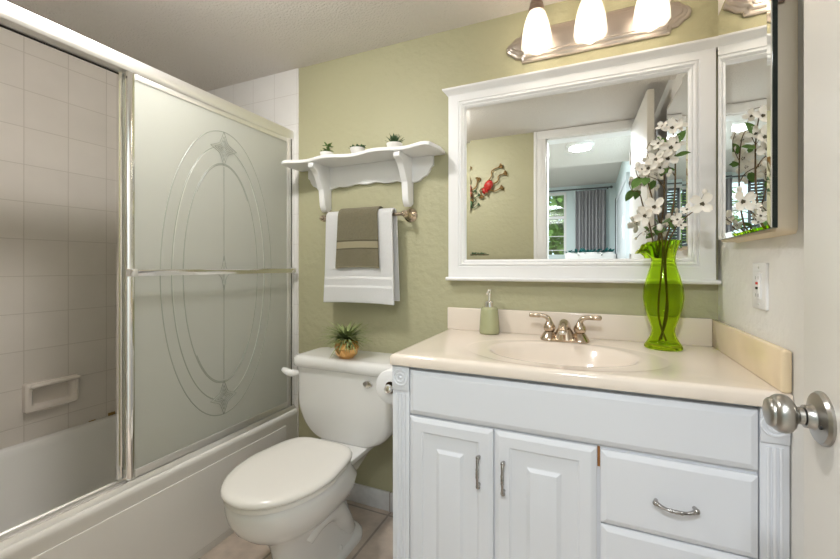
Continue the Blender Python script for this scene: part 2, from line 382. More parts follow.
# hall light
t = thing('ceiling_light', 'round flush white ceiling light in the hall seen in the mirror', 'ceiling light', (-.086, -.45, HC2))
b = BM(); lathe(b, [(.112, 0), (.112, -.012), (.10, -.022), (.088, -.024), (.088, -.016)], (-.086, -.45, HC2), n=40, cap1=False); obj('trim_ring', b, M['white'], t)
b = BM(); lathe(b, [(.088, -.018), (.06, -.0205), (.01, -.0215)], (-.086, -.45, HC2), n=40); obj('diffuser', b, M['led'], t)
# bath ceiling light that casts the towel shadow
t = thing('ceiling_light', 'round flush ceiling light of the bathroom, above the toilet just outside the photo', 'ceiling light', (-1.0, .72, CEIL))
b = BM(); lathe(b, [(.09, 0), (.09, -.016), (.078, -.020), (.06, -.020)], (-1.0, .72, CEIL), n=40, cap1=False); obj('trim_ring', b, M['white'], t)
b = BM(); lathe(b, [(.080, -.020), (.078, -.034), (.064, -.050), (.036, -.060), (.008, -.064)], (-1.0, .72, CEIL), n=32); obj('diffuser', b, M['dome'], t)
# dresser and teal plant under the window
t = thing('dresser', 'tall white dresser under the bedroom window, below the teal plant', 'dresser', (.05, -3.3, 0))
b = BM(); box(b, -.36, .33, -3.6, -3.15, .05, 1.29, .006); obj('body', b, M['trimwhite'], t)
for i in range(4):
    z = .08+i*.30
    b = BM(); box(b, -.34, .31, -3.152, -3.135, z, z+.26, .005); d = obj('drawer', b, M['trimwhite'], t)
    for x in (-.17, .14):
        b = BM(); ball(b, (x, -3.125, z+.13), .014, seg=10); obj('knob', b, M['nickel'], d)
t = thing('trailing_plant', 'low teal leafed plant in a long trough on the dresser seen in the mirror', 'plant', (-.02, -3.3, 1.29))
b = BM(); box(b, -.34, .30, -3.36, -3.24, 1.29, 1.32, .006); obj('trough', b, M['potwhite'], t)
b = BM()
def leaf(bm, p, d, up, L, w, mi=0, curl=.25, n=5):
    d = Vector(d).normalized(); s = d.cross(up)
    if s.length < 1e-3: s = Vector((1, 0, 0))
    s.normalize(); nrm = s.cross(d)
    p = Vector(p); prev = None
    for i in range(n+1):
        t = i/n; ww = w*math.sin(PI*min(1, .08+t*.92))**.8*.5
        c = p+d*(L*t)-nrm*(curl*L*t*t)
        cur = (bm.verts.new(c-s*ww), bm.verts.new(c+nrm*(-.12*w)), bm.verts.new(c+s*ww))
        if prev:
            bm.faces.new((prev[0], prev[1], cur[1], cur[0])).material_index = mi
            bm.faces.new((prev[1], prev[2], cur[2], cur[1])).material_index = mi
        prev = cur
for i in range(120):
    a = random.uniform(0, 2*PI); e = random.uniform(.1, 1.1)
    leaf(b, (random.uniform(-.33, .29), -3.3+random.uniform(-.04, .04), 1.315), (math.cos(a)*math.cos(e), math.sin(a)*math.cos(e), math.sin(e)), (0, 0, 1), random.uniform(.06, .11), .04)
obj('foliage', b, M['teal'], t)
# garden beyond the window
for k, (x, y, h, w) in enumerate(((-.45, -6.0, 2.8, .9), (-2.3, -6.6, 3.2, .95), (-4.4, -6.8, 2.8, 1.0), (1.5, -6.8, 3.0, .95))):
    t = thing('garden_shrub', ['sunlit green shrub just outside the bedroom window next to the curtain', 'taller green shrub outside the middle of the bedroom window', 'green shrub outside the far end of the bedroom window', 'green shrub outside, mostly behind the curtain wall'][k], 'shrub', (x, y, -.1), 'garden shrubs outside the bedroom window')
    b = BM(); tube(b, [(x, y, -.1), (x+.05, y, h*.5), (x-.04, y, h*.8)], [.07, .05, .02], 8); obj('trunk', b, M['bark'], t)
    b = BM()
    for i in range(2600):
        a = random.uniform(0, 2*PI); zz = random.random(); rr = .8*w*math.sqrt(random.random())*(1-.5*abs(zz-.4))
        dd = (random.gauss(0, 1), random.gauss(0, 1), random.gauss(0, .7))
        leaf(b, (x+rr*math.cos(a), y+rr*.7*math.sin(a), .2+zz*h), dd, (.1, .2, 1), random.uniform(.14, .26), .13, n=2)
    obj('foliage', b, M['hedge'], t, smooth=False)
b = BM(); box(b, -14, 14, -16, BY-.1, -.2, -.1); struct('ground_outside', b, mat('lawn', (.16, .24, .07), .9, noise=.3), 'green garden ground outside the bedroom window')

# ------------------------------------------------------------------ bathtub and sliding shower doors
TX = -1.363
t = thing('bathtub', 'white alcove bathtub with a panelled apron beneath the sliding shower doors', 'bathtub', ((XL+TX)/2, .83, 0))
def rrect(x0, x1, y0, y1, r, z, n=8):
    out = []
    for cx, cy, a0 in ((x1-r, y1-r, 0), (x0+r, y1-r, PI/2), (x0+r, y0+r, PI), (x1-r, y0+r, 3*PI/2)):
        for i in range(n+1):
            a = a0+PI/2*i/n; out.append((cx+r*math.cos(a), cy+r*math.sin(a), z))
    return out
ty0, ty1 = YF+.0065, YB-.008
R = [rrect(XL+.001, TX-.006, ty0, ty1, .004, 0), rrect(XL+.001, TX-.003, ty0, ty1, .004, .36), rrect(XL+.001, TX, ty0, ty1, .004, .372), rrect(XL+.001, TX-.001, ty0, ty1, .004, .385), rrect(XL+.001, TX-.009, ty0, ty1, .004, .3925),
     rrect(XL+.03, TX-.085, ty0+.07, ty1-.06, .06, .393), rrect(XL+.036, TX-.095, ty0+.08, ty1-.07, .07, .388), rrect(XL+.045, TX-.105, ty0+.09, ty1-.08, .08, .36),
     rrect(XL+.09, TX-.15, ty0+.13, ty1-.16, .12, .14), rrect(XL+.12, TX-.18, ty0+.17, ty1-.22, .12, .09), rrect(XL+.2, TX-.26, ty0+.27, ty1-.32, .1, .08)]
b = BM(); loft(b, R); obj('tub_shell', b, M['tub'], t, sharp=50)
b = BM()   # raised apron panel with a thin outline
prism(b, [(TX-.004, .2, .03), (TX-.004, 1.49, .03), (TX-.004, 1.49, .335), (TX-.004, .2, .335)], (.004, 0, 0))
obj('apron_panel', b, M['tub'], t, bevel=.002)
for y, L in ((1.045, .028), (1.125, .030)):
    b = BM(); box(b, XL+.0005, XL+.004, y, y+L, .392, .396+(y > 1.1)*.010, .001); obj('caulk_stain', b, M['stain'], t, label='ochre stain on the caulk line behind the tub')

t = thing('shower_door_frame', 'aluminium header, jambs and sill track of the shower on the tub edge', 'shower frame', (-1.41, .83, .393))
y0, y1 = YF+.0065, YB-.0075
b = BM()   # header extrusion
prof = [(-1.445, 1.757), (-1.445, 1.800), (-1.440, 1.806), (-1.398, 1.806), (-1.389, 1.801), (-1.3865, 1.79), (-1.3865, 1.768), (-1.3895, 1.758), (-1.392, 1.755), (-1.394, 1.758)]
prism(b, [(x, y0, z) for x, z in prof], (0, y1-y0, 0)); obj('header', b, M['alum'], t)
b = BM(); box(b, -1.445, -1.442, y0, y1, 1.753, 1.758); obj('inner_guide', b, M['dark'], t)
b = BM()
prof = [(-1.447, .393), (-1.447, .401), (-1.442, .402), (-1.438, .398), (-1.414, .398), (-1.413, .405), (-1.410, .405), (-1.409, .398), (-1.390, .398), (-1.386, .408), (-1.381, .408), (-1.376, .400), (-1.373, .393)]
prism(b, [(x, y0, z) for x, z in prof], (0, y1-y0, 0)); obj('sill_track', b, M['alum'], t, sharp=20)
for ya, yb_ in ((y1-.024, y1), (y0, y0+.024)):
    b = BM(); box(b, -1.440, -1.390, ya, yb_, .41, 1.757, .003); obj('wall_jamb', b, M['alum'], t)
    b = BM(); box(b, -1.3905, -1.3885, ya+.004, ya+.009, .41, 1.757) ; obj('jamb_groove', b, M['dark'], t)

def shower_door(name, label, x, ya, yb_, z0, z1, etched, bar, sw=.024):
    t = thing(name, label, 'shower door', (x, (ya+yb_)/2, z0))
    b = BM(); box(b, x-.003, x+.003, ya+.006, yb_-.006, z0+.01, z1-.008); g = obj('glass_panel', b, M['frost'], t)
    for k, (u, v) in enumerate(((ya, ya+sw), (yb_-sw*.8, yb_))):
        b = BM(); prism(b, [(x-.008, u, z0), (x+.004, u, z0), (x+.008, u+sw*.25, z0), (x+.009, (u+v)/2, z0), (x+.008, v-sw*.25, z0), (x+.004, v, z0), (x-.008, v, z0)], (0, 0, z1-z0)); obj('stile', b, M['chrome'] if k == 0 else M['alum'], t, sharp=25)
    b = BM(); box(b, x-.007, x+.007, ya+sw, yb_-sw*.8, z1-.02, z1, .002); obj('top_rail', b, M['alum'], t)
    b = BM(); box(b, x-.007, x+.007, ya+sw, yb_-sw*.8, z0, z0+.026, .002); obj('bottom_rail', b, M['alum'], t)
    if etched:
        yc, zc = 1.162, 1.085
        def ell(bm, a, h, t0, t1, w=.0034, n=90, mi=0, dy=0, power=2.0):
            rs = []
            for i in range(n+1):
                th = t0+(t1-t0)*i/n
                c, s_ = math.cos(th), math.sin(th)
                r = []
                for q in (-w/2, w/2):
                    r.append((x+.0030, yc+dy+(a+q)*c, zc+(h+q)*s_)); 
                rs.append([(r[0][0], r[0][1], r[0][2]), (x+.0044, (r[0][1]+r[1][1])/2, (r[0][2]+r[1][2])/2), (r[1][0], r[1][1], r[1][2])])
            loft(bm, rs, False, False, closed=False, mi=mi)
        b = BM()
        ell(b, .262, .584, 0, 2*PI, .004)
        for s_ in (1, -1):
            ell(b, .221, .520, s_*PI*.5-.9*0+s_*.22, s_*PI*.5+s_*(PI/2), .004); ell(b, .221, .520, 0, s_*(PI*.5-.22), .004)
            ell(b, .2165, .515, s_*PI*.5+s_*.22, s_*PI*.5+s_*(PI/2), .003, mi=1); ell(b, .2165, .515, 0, s_*(PI*.5-.22), .003, mi=1)
        ell(b, .177, .452, 0, 2*PI, .0045); ell(b, .172, .447, PI*.25, PI*.75, .004, mi=0); ell(b, .172, .447, -PI*.75, -PI*.25, .004, mi=0)
        box(b, x+.003, x+.0042, yc-.0012, yc+.0012, zc-.44, zc+.44)
        def dia(cz, hw, hh, mi=0, w=.0035, k=.35):
            pts = []
            for q in range(4):
                P0 = [(0, hh), (hw, 0), (0, -hh), (-hw, 0)][q]; P1 = [(hw, 0), (0, -hh), (-hw, 0), (0, hh)][q]
                for i in range(9):
                    f = i/8; mx_ = (P0[0]+(P1[0]-P0[0])*f, P0[1]+(P1[1]-P0[1])*f); s = 1-k*math.sin(PI*f)
                    pts.append((x+.0038, yc+mx_[0]*s, cz+mx_[1]*s))
            tube(b, pts, w/2, 5, smooth=False, mi=mi, flat=.5)
        for s_ in (1, -1):
            cz = zc+s_*.515
            dia(cz, .062, .070); dia(cz, .044, .050, 0); dia(cz, .030, .034, 0); dia(cz, .016, .018, 0)
            q = [(x+.0032, yc, cz+.03), (x+.0032, yc+.024, cz), (x+.0032, yc, cz-.03), (x+.0032, yc-.024, cz)]
            pass
        dia(zc, .03, .075, 0); dia(zc, .018, .05, 1)
        obj('etched_pattern', b, [M['etch'], M['etchlite']], g, label='etched ovals and diamonds on the frosted glass')
    if bar:
        zb = 1.092
        b = BM(); prism(b, [(x+.036, ya-.008, zb-.011), (x+.040, ya-.008, zb-.004), (x+.045, ya-.008, zb+.004), (x+.045, ya-.008, zb+.009), (x+.041, ya-.008, zb+.011), (x+.036, ya-.008, zb+.011)], (0, yb_-ya+.006, 0))
        bar_ = obj('towel_bar', b, M['chrome'], t, sharp=50)
        for y in (ya+.002, yb_-.008):
            b = BM(); box(b, x+.007, x+.046, y-.010, y+.010, zb-.013, zb+.013, .005); obj('bracket', b, M['alum'], bar_)
    return t
shower_door('sliding_shower_door', 'frosted sliding shower door etched with large ovals, in front', -1.398, .792, 1.548, .409, 1.754, True, True)
shower_door('sliding_shower_door', 'inner frosted sliding shower door, mostly hidden behind the etched one', -1.423, .781, 1.530, .411, 1.752, False, False, .013)

t = thing('soap_dish', 'beige ceramic soap dish set in the tub wall tiles', 'soap dish', (XL, .905, .50))
ya, yb_, za, zb = .815, .998, .508, .632
b = BM()
def rq(x, d, r, n=5):
    return [(x, q[0], q[1]) for q in [(p[0], p[1]) for p in rrect(ya+d, yb_-d, za+d, zb-d, r, 0, n)]]
loft(b, [rq(XL, 0, .012), rq(XL+.022, .001, .012), rq(XL+.030, .008, .012), rq(XL+.030, .018, .014), rq(XL+.024, .024, .014), rq(XL+.003, .030, .014)], cap1=True)
obj('dish', b, M['tile_plain'] if 'tile_plain' in M else mat('beige_ceramic', (.74, .67, .60), .18, coat=.2), t)
b = BM(); tube(b, [(XL+.03, ya+.02, zb-.016), (XL+.042, ya+.03, zb-.012), (XL+.044, (ya+yb_)/2, zb-.010), (XL+.042, yb_-.02, zb-.010), (XL+.032, yb_-.006, zb-.012)], .009, 10)
obj('grab_rail', b, mat('beige_ceramic_rail', (.77, .70, .63), .18, coat=.2), t)

# ------------------------------------------------------------------ toilet
TC = -.950
t = thing('toilet', 'white two-piece toilet with closed lid between the tub and vanity', 'toilet', (TC, 1.2, 0))
def oval(z, yf, yb_, w, e=2.2, wb=None, n=48):
    """egg ring: rounder at the front (yf), squarer at the back (yb_)"""
    ym = yf+(yb_-yf)*.55; wb = wb or w; out = []
    for i in range(n):
        a = 2*PI*i/n; c, s = math.cos(a), math.sin(a)
        if s < 0:
            x = w*math.copysign(abs(c)**(2/2.05), c); y = ym+(ym-yf)*-abs(s)**(2/2.05)
        else:
            xx = math.copysign(abs(c)**(2/(e+1.4)), c); yy = abs(s)**(2/(e+1.4)); y = ym+(yb_-ym)*yy; x = xx*(w+(wb-w)*yy)
        out.append((TC+x, y, z))
    return out
b = BM()
loft(b, [oval(0, .955, 1.42, .086), oval(.012, .953, 1.425, .088), oval(.03, .965, 1.41, .083), oval(.05, .985, 1.39, .076), oval(.10, .990, 1.37, .072), oval(.16, .985, 1.34, .073), oval(.205, .968, 1.32, .082), oval(.235, .935, 1.31, .104),
         oval(.265, .892, 1.31, .134), oval(.30, .858, 1.30, .154), oval(.335, .838, 1.30, .166), oval(.365, .832, 1.29, .170, wb=.14), oval(.385, .835, 1.285, .168, wb=.135), oval(.391, .845, 1.275, .158, wb=.125)])
# tank deck behind the seat
loft(b, [rrect(TC-.06, TC+.06, 1.16, 1.42, .03, .27), rrect(TC-.085, TC+.085, 1.18, 1.48, .04, .325), rrect(TC-.118, TC+.118, 1.20, 1.52, .04, .358), rrect(TC-.116, TC+.116, 1.205, 1.52, .04, .371)])
# trapway bulges
for s in (-1, 1):
    tube(b, [(TC+s*.045, 1.08, .17), (TC+s*.055, 1.14, .215), (TC+s*.056, 1.22, .20), (TC+s*.052, 1.28, .13), (TC+s*.045, 1.33, .06)], [.03, .042, .044, .042, .035], 14)
# flared foot
loft(b, [rrect(TC-.093, TC+.093, 1.12, 1.43, .08, 0), rrect(TC-.094, TC+.094, 1.12, 1.43, .08, .020), rrect(TC-.084, TC+.084, 1.13, 1.42, .075, .032), rrect(TC-.065, TC+.065, 1.15, 1.40, .06, .046)])
obj('bowl', b, M['white_gloss'], t, sharp=60)
def lidring(z, d):
    return oval(z, .822+d, 1.264-d*.5, .179-d, 3.2, wb=.152-d)
b = BM(); loft(b, [lidring(.391, .014), lidring(.394, .008), lidring(.404, .008), lidring(.408, .012)]); obj('seat', b, M['seat'], t)
b = BM(); loft(b, [lidring(.410, .006), lidring(.414, .001), lidring(.420, 0), lidring(.427, .004), lidring(.432, .014), lidring(.435, .035), lidring(.436, .08)]); obj('seat_lid', b, M['seat'], t, sharp=60)
for s in (-1, 1):
    b = BM(); box(b, TC+s*.07-.022, TC+s*.07+.022, 1.245, 1.285, .372, .408, .008); obj('seat_hinge', b, M['seat'], t)
for s in (-1, 1):
    b = BM(); lathe(b, [(.013, .020), (.0135, .036), (.0115, .046), (.005, .052)], (TC+s*.070, 1.245, 0), n=16); obj('bolt_cap', b, M['white_gloss'], t)
# tank
def tankring(z, w, yf, yb_=1.545, r=.035, bow=.016):
    out = []
    base = rrect(TC-w, TC+w, yf, yb_, r, z, 8)
    for x, y, zz in base:
        if y < (yf+yb_)/2: y -= bow*(1-((x-TC)/max(w, .01))**2)-bow*.4
        out.append((x, y, zz))
    return out
rings = []
zb = .372
for i in range(13):
    q = i/12; zz = zb+.165*(1-math.cos(q*PI/2)); dz = (zb+.165-zz)/.165
    rings.append(tankring(zz, .238-.125*(1-math.sqrt(max(0, 1-dz*dz))), 1.372-.02*q, r=.03))
rings.append(tankring(.60, .240, 1.348)); rings.append(tankring(.677, .243, 1.345))
rings.insert(0, tankring(zb-.004, .095, 1.385, 1.53, r=.03))
b = BM(); loft(b, rings); obj('tank', b, M['white_gloss'], t, sharp=60)
b = BM(); loft(b, [tankring(.677, .243, 1.342, 1.55), tankring(.681, .250, 1.334, 1.556), tankring(.700, .252, 1.331, 1.557), tankring(.716, .250, 1.333, 1.556), tankring(.724, .243, 1.340, 1.55), tankring(.727, .225, 1.36, 1.535)]); obj('tank_lid', b, M['white_gloss'], t, sharp=60)
b = BM(); tube(b, [(TC-.215, 1.345, .652), (TC-.226, 1.328, .652), (TC-.240, 1.320, .655), (TC-.260, 1.316, .663), (TC-.272, 1.315, .669)], [.010, .015, .0150, .0140, .009], 14); obj('flush_lever', b, M['white_gloss'], t, label='white flush lever at the tank corner')
b = BM(); lathe(b, [(.0215, 0), (.021, .003), (.018, .0050), (.006, .0055)], (TC+.135, 1.346, .642), (0, -1, 0), 24); 
for v in b.verts: v.co.z = .642+(v.co.z-.642)*.62
lathe(b, [(.0135, .0050), (.010, .0066), (.002, .0068)], (TC+.135, 1.346, .642), (0, -1, 0), 16)
obj('emblem', b, M['nickel'], t, label='small oval metal emblem on the tank')

# ------------------------------------------------------------------ toilet paper on the vanity side
RX, RY, RZ = -.609, 1.150, .711
t = thing('toilet_paper_roll', 'white toilet paper roll hung at the left side of the vanity', 'toilet paper', (RX, RY, RZ-.06))
b = BM(); lathe(b, [(.020, 0), (.054, 0), (.057, .003), (.057, .097), (.054, .10), (.020, .10)], (RX, RY, RZ), (0, 1, 0), 48, False, False)
obj('roll', b, M['paper'], t, sharp=50)
b = BM(); lathe(b, [(.0195, .001), (.0203, .001), (.0203, .099), (.0195, .099)], (RX, RY, RZ), (0, 1, 0), 32, False, False); obj('core', b, mat('card_core', (.28, .20, .13), .8), t)
t = thing('toilet_paper_holder', 'chrome toilet paper holder with a round knob on the vanity side', 'paper holder', (RX, RY+.05, RZ))
b = BM(); tube(b, [(RX, RY-.004, RZ), (RX, RY+.125, RZ)], .006, 12, smooth=False); obj('arm', b, M['chrome'], t)
b = BM(); lathe(b, [(.007, 0), (.009, -.004), (.013, -.009), (.0145, -.016), (.012, -.023), (.005, -.027)], (RX, RY, RZ), (0, 1, 0), 20); obj('knob', b, M['chrome'], t)
b = BM(); tube(b, [(RX, RY+.125, RZ), (-.56, RY+.125, RZ)], .007, 12, smooth=False); lathe(b, [(.02, 0), (.02, .005), (.012, .010)], (-.548, RY+.125, RZ), (-1, 0, 0), 20); obj('wall_post', b, M['chrome'], t)

# ------------------------------------------------------------------ vanity cabinet
VX0, VX1, VYF = -.548, .374, 1.075
t = thing('vanity_cabinet', 'white vanity cabinet with two doors and drawers under the cream sink top', 'vanity cabinet', ((VX0+VX1)/2, 1.33, 0))
b = BM(); box(b, VX0, VX0+.016, VYF, YB-.012, 0, .8145); box(b, VX1-.016, VX1, VYF, YB-.012, 0, .8145); box(b, VX0+.016, VX1-.016, YB-.020, YB-.012, .09, .8145); box(b, VX0+.016, VX1-.016, VYF, YB-.020, .09, .106); box(b, VX0+.016, VX1-.016, VYF, VYF+.018, .09, .8145); box(b, VX0+.016, VX1-.016, VYF+.06, VYF+.072, 0, .09); obj('body', b, M['cabframe'], t)
def pilaster(x0, x1):
    yf = 1.0635
    b = BM(); box(b, x0, x1, yf, VYF, .0, .815, .0015)
    w = x1-x0
    for k in range(3):
        xc = x0+w*(.28+.22*k); tube(b, [(xc, yf, .10), (xc, yf, .728)], .0042, 8, smooth=False)
    p = obj('pilaster', b, M['cab'], t)
    b = BM(); box(b, x0, x1, yf-.004, yf+.002, .738, .8145, .0015)
    xc, zc = (x0+x1)/2, .777
    for r0, r1 in ((.021, .0245), (.0115, .0145)):
        lathe(b, [(r0-.002, .003), (r0, .0068), (r1, .0068), (r1+.002, .003)], (xc, yf, zc), (0, -1, 0), 28, False, False)
    ball(b, (xc, yf-.004, zc), .005, 1, .7, 1, 12)
    obj('rosette', b, M['cab'], p)
pilaster(-.5555, -.4995); pilaster(.3325, .3825)
def slab(name, x0, x1, z0, z1, raised=False, parent=t):
    """moulded front: bevelled edge, and for doors a groove around a raised field"""
    yb_, yf = VYF-.0005, 1.0565
    def rg(d, y): return [(x0+d, y, z0+d), (x1-d, y, z0+d), (x1-d, y, z1-d), (x0+d, y, z1-d)]
    R = [rg(0, yb_), rg(0, yf+.007), rg(.0015, yf+.005), rg(.010, yf+.0012), rg(.014, yf)]
    if raised:
        q = .040
        R += [rg(q, yf), rg(q+.003, yf+.0035), rg(q+.006, yf+.0045), rg(q+.042, yf+.0062), rg(q+.045, yf+.0058), rg(q+.054, yf+.0006), rg(q+.057, yf+.0002)]
    b = BM(); loft(b, R); return obj(name, b, M['cab'], parent, sharp=9)
def pull(parent, p, axis):
    """bow pull with rounded ends; p = centre, axis 'z' or 'x'"""
    b = BM(); h = .0395; y0 = 1.0565
    def q(s, out, side): 
        return (p[0]+side, y0-out, p[1]+s) if axis == 'z' else (p[0]+s, y0-out, p[1]+side)
    dr = 0 if axis == 'z' else -.006
    path = [q(-h+.002, .000, 0), q(-h+.001, .010, 0), q(-h+.006, .018, dr*.2), q(-h*.5, .0215, dr*.8), q(0, .023, dr), q(h*.5, .0215, dr*.8), q(h-.006, .018, dr*.2), q(h-.001, .010, 0), q(h-.002, .000, 0)]
    tube(b, path, [.0045, .0050, .0048, .0034, .0044, .0034, .0048, .0050, .0045], 10)
    for s in (-h, h): ball(b, q(s, .014, 0), .0066, seg=12)
    for s in (-.010, 0, .010): ball(b, q(s, .0226, dr), .0048, seg=10)
    obj('handle', b, M['pull'], parent, label='curved metal pull')
slab('false_front', -.4965, .3295, .6735, .8035)
d = slab('door', -.4965, -.2450, .105, .6665, True); pull(d, (-.283, .5505), 'z')
d = slab('door', -.2410, .0135, .105, .6665, True); pull(d, (-.215, .5475), 'z')
d = slab('drawer', .0215, .3295, .4835, .6625); pull(d, (.176, .5685), 'x')
d = slab('drawer', .0215, .3295, .298, .480); pull(d, (.176, .389), 'x')
d = slab('drawer', .0215, .3295, .105, .294); pull(d, (.176, .20), 'x')
b = BM(); box(b, .0145, .0205, 1.066, VYF+.0005, .618, .6665); obj('gap_edge', b, M['rawwood'], t, label='bare brown wood showing in the gap beside the drawer')
b = BM(); box(b, -.4965, .3295, VYF-.004, VYF-.0002, .10, .805); obj('recess_shadow', b, M['cabframe'], t)  # thin plate behind the fronts, in the plain cabinet frame white

# ------------------------------------------------------------------ sink top
CZ = .848
cx0, cx1, cy0, cy1 = -.558, .3835, 1.050, YB-.0015
SX, SY, SA, SB = -.089, 1.285, .212, .158
t = thing('sink_countertop', 'glossy cream moulded sink top with oval basin on the white vanity', 'sink top', (-.09, 1.31, .815))
NA = 120
angs = [2*PI*i/NA for i in range(NA)]
for X_, Y_ in ((cx0, cy0), (cx1, cy0), (cx0, cy1), (cx1, cy1)): angs.append(math.atan2(Y_-SY, X_-SX) % (2*PI))
angs = sorted(set(angs))
def rect_ring(d, z, r=0):
    out = []
    x0, x1, y0, y1 = cx0+d, cx1-d*.0, cy0+d, cy1
    for a in angs:
        c, s = math.cos(a), math.sin(a); k = []
        if c > 1e-9: k.append((cx1-SX)/c)
        if c < -1e-9: k.append((cx0-SX)/c)
        if s > 1e-9: k.append((cy1-SY)/s)
        if s < -1e-9: k.append((cy0-SY)/s)
        L = min(k); x, y = SX+c*L, SY+s*L
        out.append((min(max(x, x0), x1), min(max(y, y0), y1), z))
    return out
def ell_ring(a, h, z, dy=0): return [(SX+a*math.cos(q), SY+dy+h*math.sin(q), z) for q in angs]
b = BM()
loft(b, [rect_ring(.001, .8155), rect_ring(0, .819), rect_ring(0, .838), rect_ring(.003, .8445), rect_ring(.009, .848), rect_ring(.016, .8485),
         ell_ring(.300, .205, .8480, -.004), ell_ring(.292, .200, .8462, -.004), ell_ring(.286, .196, .8455, -.004), ell_ring(SA+.016, SB+.012, .8462), ell_ring(SA+.006, SB+.005, .8455), ell_ring(SA, SB, .842),
         ell_ring(SA-.012, SB-.010, .828), ell_ring(SA-.030, SB-.025, .795), ell_ring(SA-.065, SB-.052, .755), ell_ring(SA-.11, SB-.085, .733), ell_ring(SA-.16, SB-.12, .726), ell_ring(.025, .025, .723)], cap0=False, cap1=True)
obj('countertop', b, M['cream'], t, sharp=50)
b = BM(); lathe(b, [(.028, .724), (.026, .7275), (.018, .726), (.005, .7255)], (SX, SY, 0), n=24); obj('drain', b, M['chrome'], t)
b = BM(); box(b, cx0+.002, .366, YB-.020, YB-.001, .8475, .940, .005, 3); obj('backsplash', b, M['cream'], t)
b = BM(); box(b, .3645, .3835, 1.052, YB-.001, .8475, .9385, .006, 3); obj('sidesplash', b, M['cream_veined'], t, label='yellower veined splash along the side wall')

# ------------------------------------------------------------------ faucet
FX, FY = -.087, 1.487
t = thing('faucet', 'brushed nickel two-lever faucet behind the sink basin', 'faucet', (FX, FY, CZ))
b = BM(); loft(b, [[(FX+(.082+d)*math.copysign(abs(math.cos(a))**.7, math.cos(a)), FY+(.026+d)*math.copysign(abs(math.sin(a))**.8, math.sin(a)), z) for a in [2*PI*i/40 for i in range(40)]] for d, z in ((0, CZ-.002), (0, CZ+.006), (-.006, CZ+.011))]); obj('base_plate', b, M['nickelwarm'], t)
b = BM(); lathe(b, [(.043, .004), (.040, .010), (.027, .036), (.021, .046)], (FX, FY, CZ), n=28, sy=.68)
tube(b, [(FX, FY+.004, CZ+.030), (FX, FY-.002, CZ+.052), (FX, FY-.030, CZ+.062), (FX, FY-.075, CZ+.056), (FX, FY-.098, CZ+.046)], [.021, .021, .018, .0145, .012], 18)
obj('spout', b, M['nickelwarm'], t, sharp=60)
b = BM(); lathe(b, [(.011, 0), (.011, -.006), (.009, -.008)], (FX, FY-.099, CZ+.046), (0, .35, .94), 16); obj('aerator', b, M['chrome'], t)
for s in (-1, 1):
    hx = FX+s*.051
    b = BM(); lathe(b, [(.033, .004), (.031, .009), (.020, .026), (.0165, .030)], (hx, FY, CZ), n=24); vb = obj('valve_base', b, M['nickelwarm'], t)
    b = BM(); lathe(b, [(.014, .029), (.019, .034), (.0215, .043), (.0195, .052), (.014, .060), (.011, .066)], (hx, FY, CZ), n=24)
    tube(b, [(hx, FY, CZ+.058), (hx+s*.002, FY, CZ+.070), (hx+s*.010, FY-.002, CZ+.081), (hx+s*.026, FY-.004, CZ+.086), (hx+s*.062, FY-.008, CZ+.087)], [.011, .0095, .0085, .0078, .0072], 14)
    tube(b, [(hx+s*.030, FY-.0045, CZ+.0862), (hx+s*.034, FY-.005, CZ+.0864), (hx+s*.066, FY-.0085, CZ+.087), (hx+s*.070, FY-.009, CZ+.087)], [.0062, .0086, .0086, .005], 14, smooth=False)
    obj('lever_handle', b, M['nickelwarm'], vb, sharp=60)

# ------------------------------------------------------------------ soap dispenser
QX, QY = -.366, 1.520
t = thing('soap_dispenser', 'sage green ceramic soap dispenser with a silver pump beside the faucet', 'soap dispenser', (QX, QY, CZ))
b = BM(); lathe(b, [(.034, .001), (.0385, .003), (.0395, .010), (.0392, .020), (.0375, .05), (.035, .08), (.033, .097), (.029, .1045), (.016, .106), (.013, .106)], (QX, QY, CZ), n=36); obj('bottle', b, M['soapgreen'], t, sharp=60)
b = BM(); lathe(b, [(.0185, .105), (.0185, .124), (.015, .128), (.005, .130), (.0045, .150)], (QX, QY, CZ), n=24); col_ = obj('pump_collar', b, M['chrome'], t)
b = BM(); lathe(b, [(.0078, .148), (.0085, .152), (.0085, .170), (.0065, .174)], (QX, QY, CZ), n=20); tube(b, [(QX, QY, CZ+.163), (QX-.001, QY-.014, CZ+.165), (QX-.002, QY-.032, CZ+.158)], [.006, .005, .0038], 10); obj('pump_head', b, M['chrome'], col_)

# ------------------------------------------------------------------ glass vase with dogwood branches
GX, GY = .214, 1.475
t = thing('glass_vase', 'lime green glass vase with fluted rim holding white blossoms beside the sink', 'vase', (GX, GY, CZ))
pro = [(.053, .0015), (.0545, .004), (.0535, .009), (.048, .018), (.036, .040), (.0325, .056), (.034, .070), (.044, .100), (.0535, .135), (.0575, .165), (.0555, .195), (.047, .230), (.038, .260), (.0335, .280), (.0335, .298), (.037, .318), (.042, .337)]
def vase_ring(r, h, flute, n=64):
    out = []
    for i in range(n):
        a = 2*PI*i/n; k = flute*math.cos(7*a+.6); dz = 0
        if flute > 0:
            dz = .008*flute/.1*math.cos(7*a+.6) if False else 0
            lip = max(0, math.cos(a-PI*1.04))**10*flute*6
            dz = -lip*.055; k += lip*.62
        out.append((GX+r*(1+k)*math.cos(a), GY+r*(1+k)*math.sin(a), CZ+h+dz))
    return out
outer = [vase_ring(r, h, 0 if h < .26 else max(0, h-.285)/.055*.09) for r, h in pro]
top = [vase_ring(.0445, .348, .12), vase_ring(.0415, .3485, .12)]
inner = [vase_ring(r-.0035, h, 0 if h < .26 else max(0, h-.285)/.055*.09) for r, h in reversed(pro) if h >= .018]
b = BM(); loft(b, [vase_ring(.046, .003, 0)]+outer+top+inner); obj('glass', b, M['vase'], t, sharp=70)

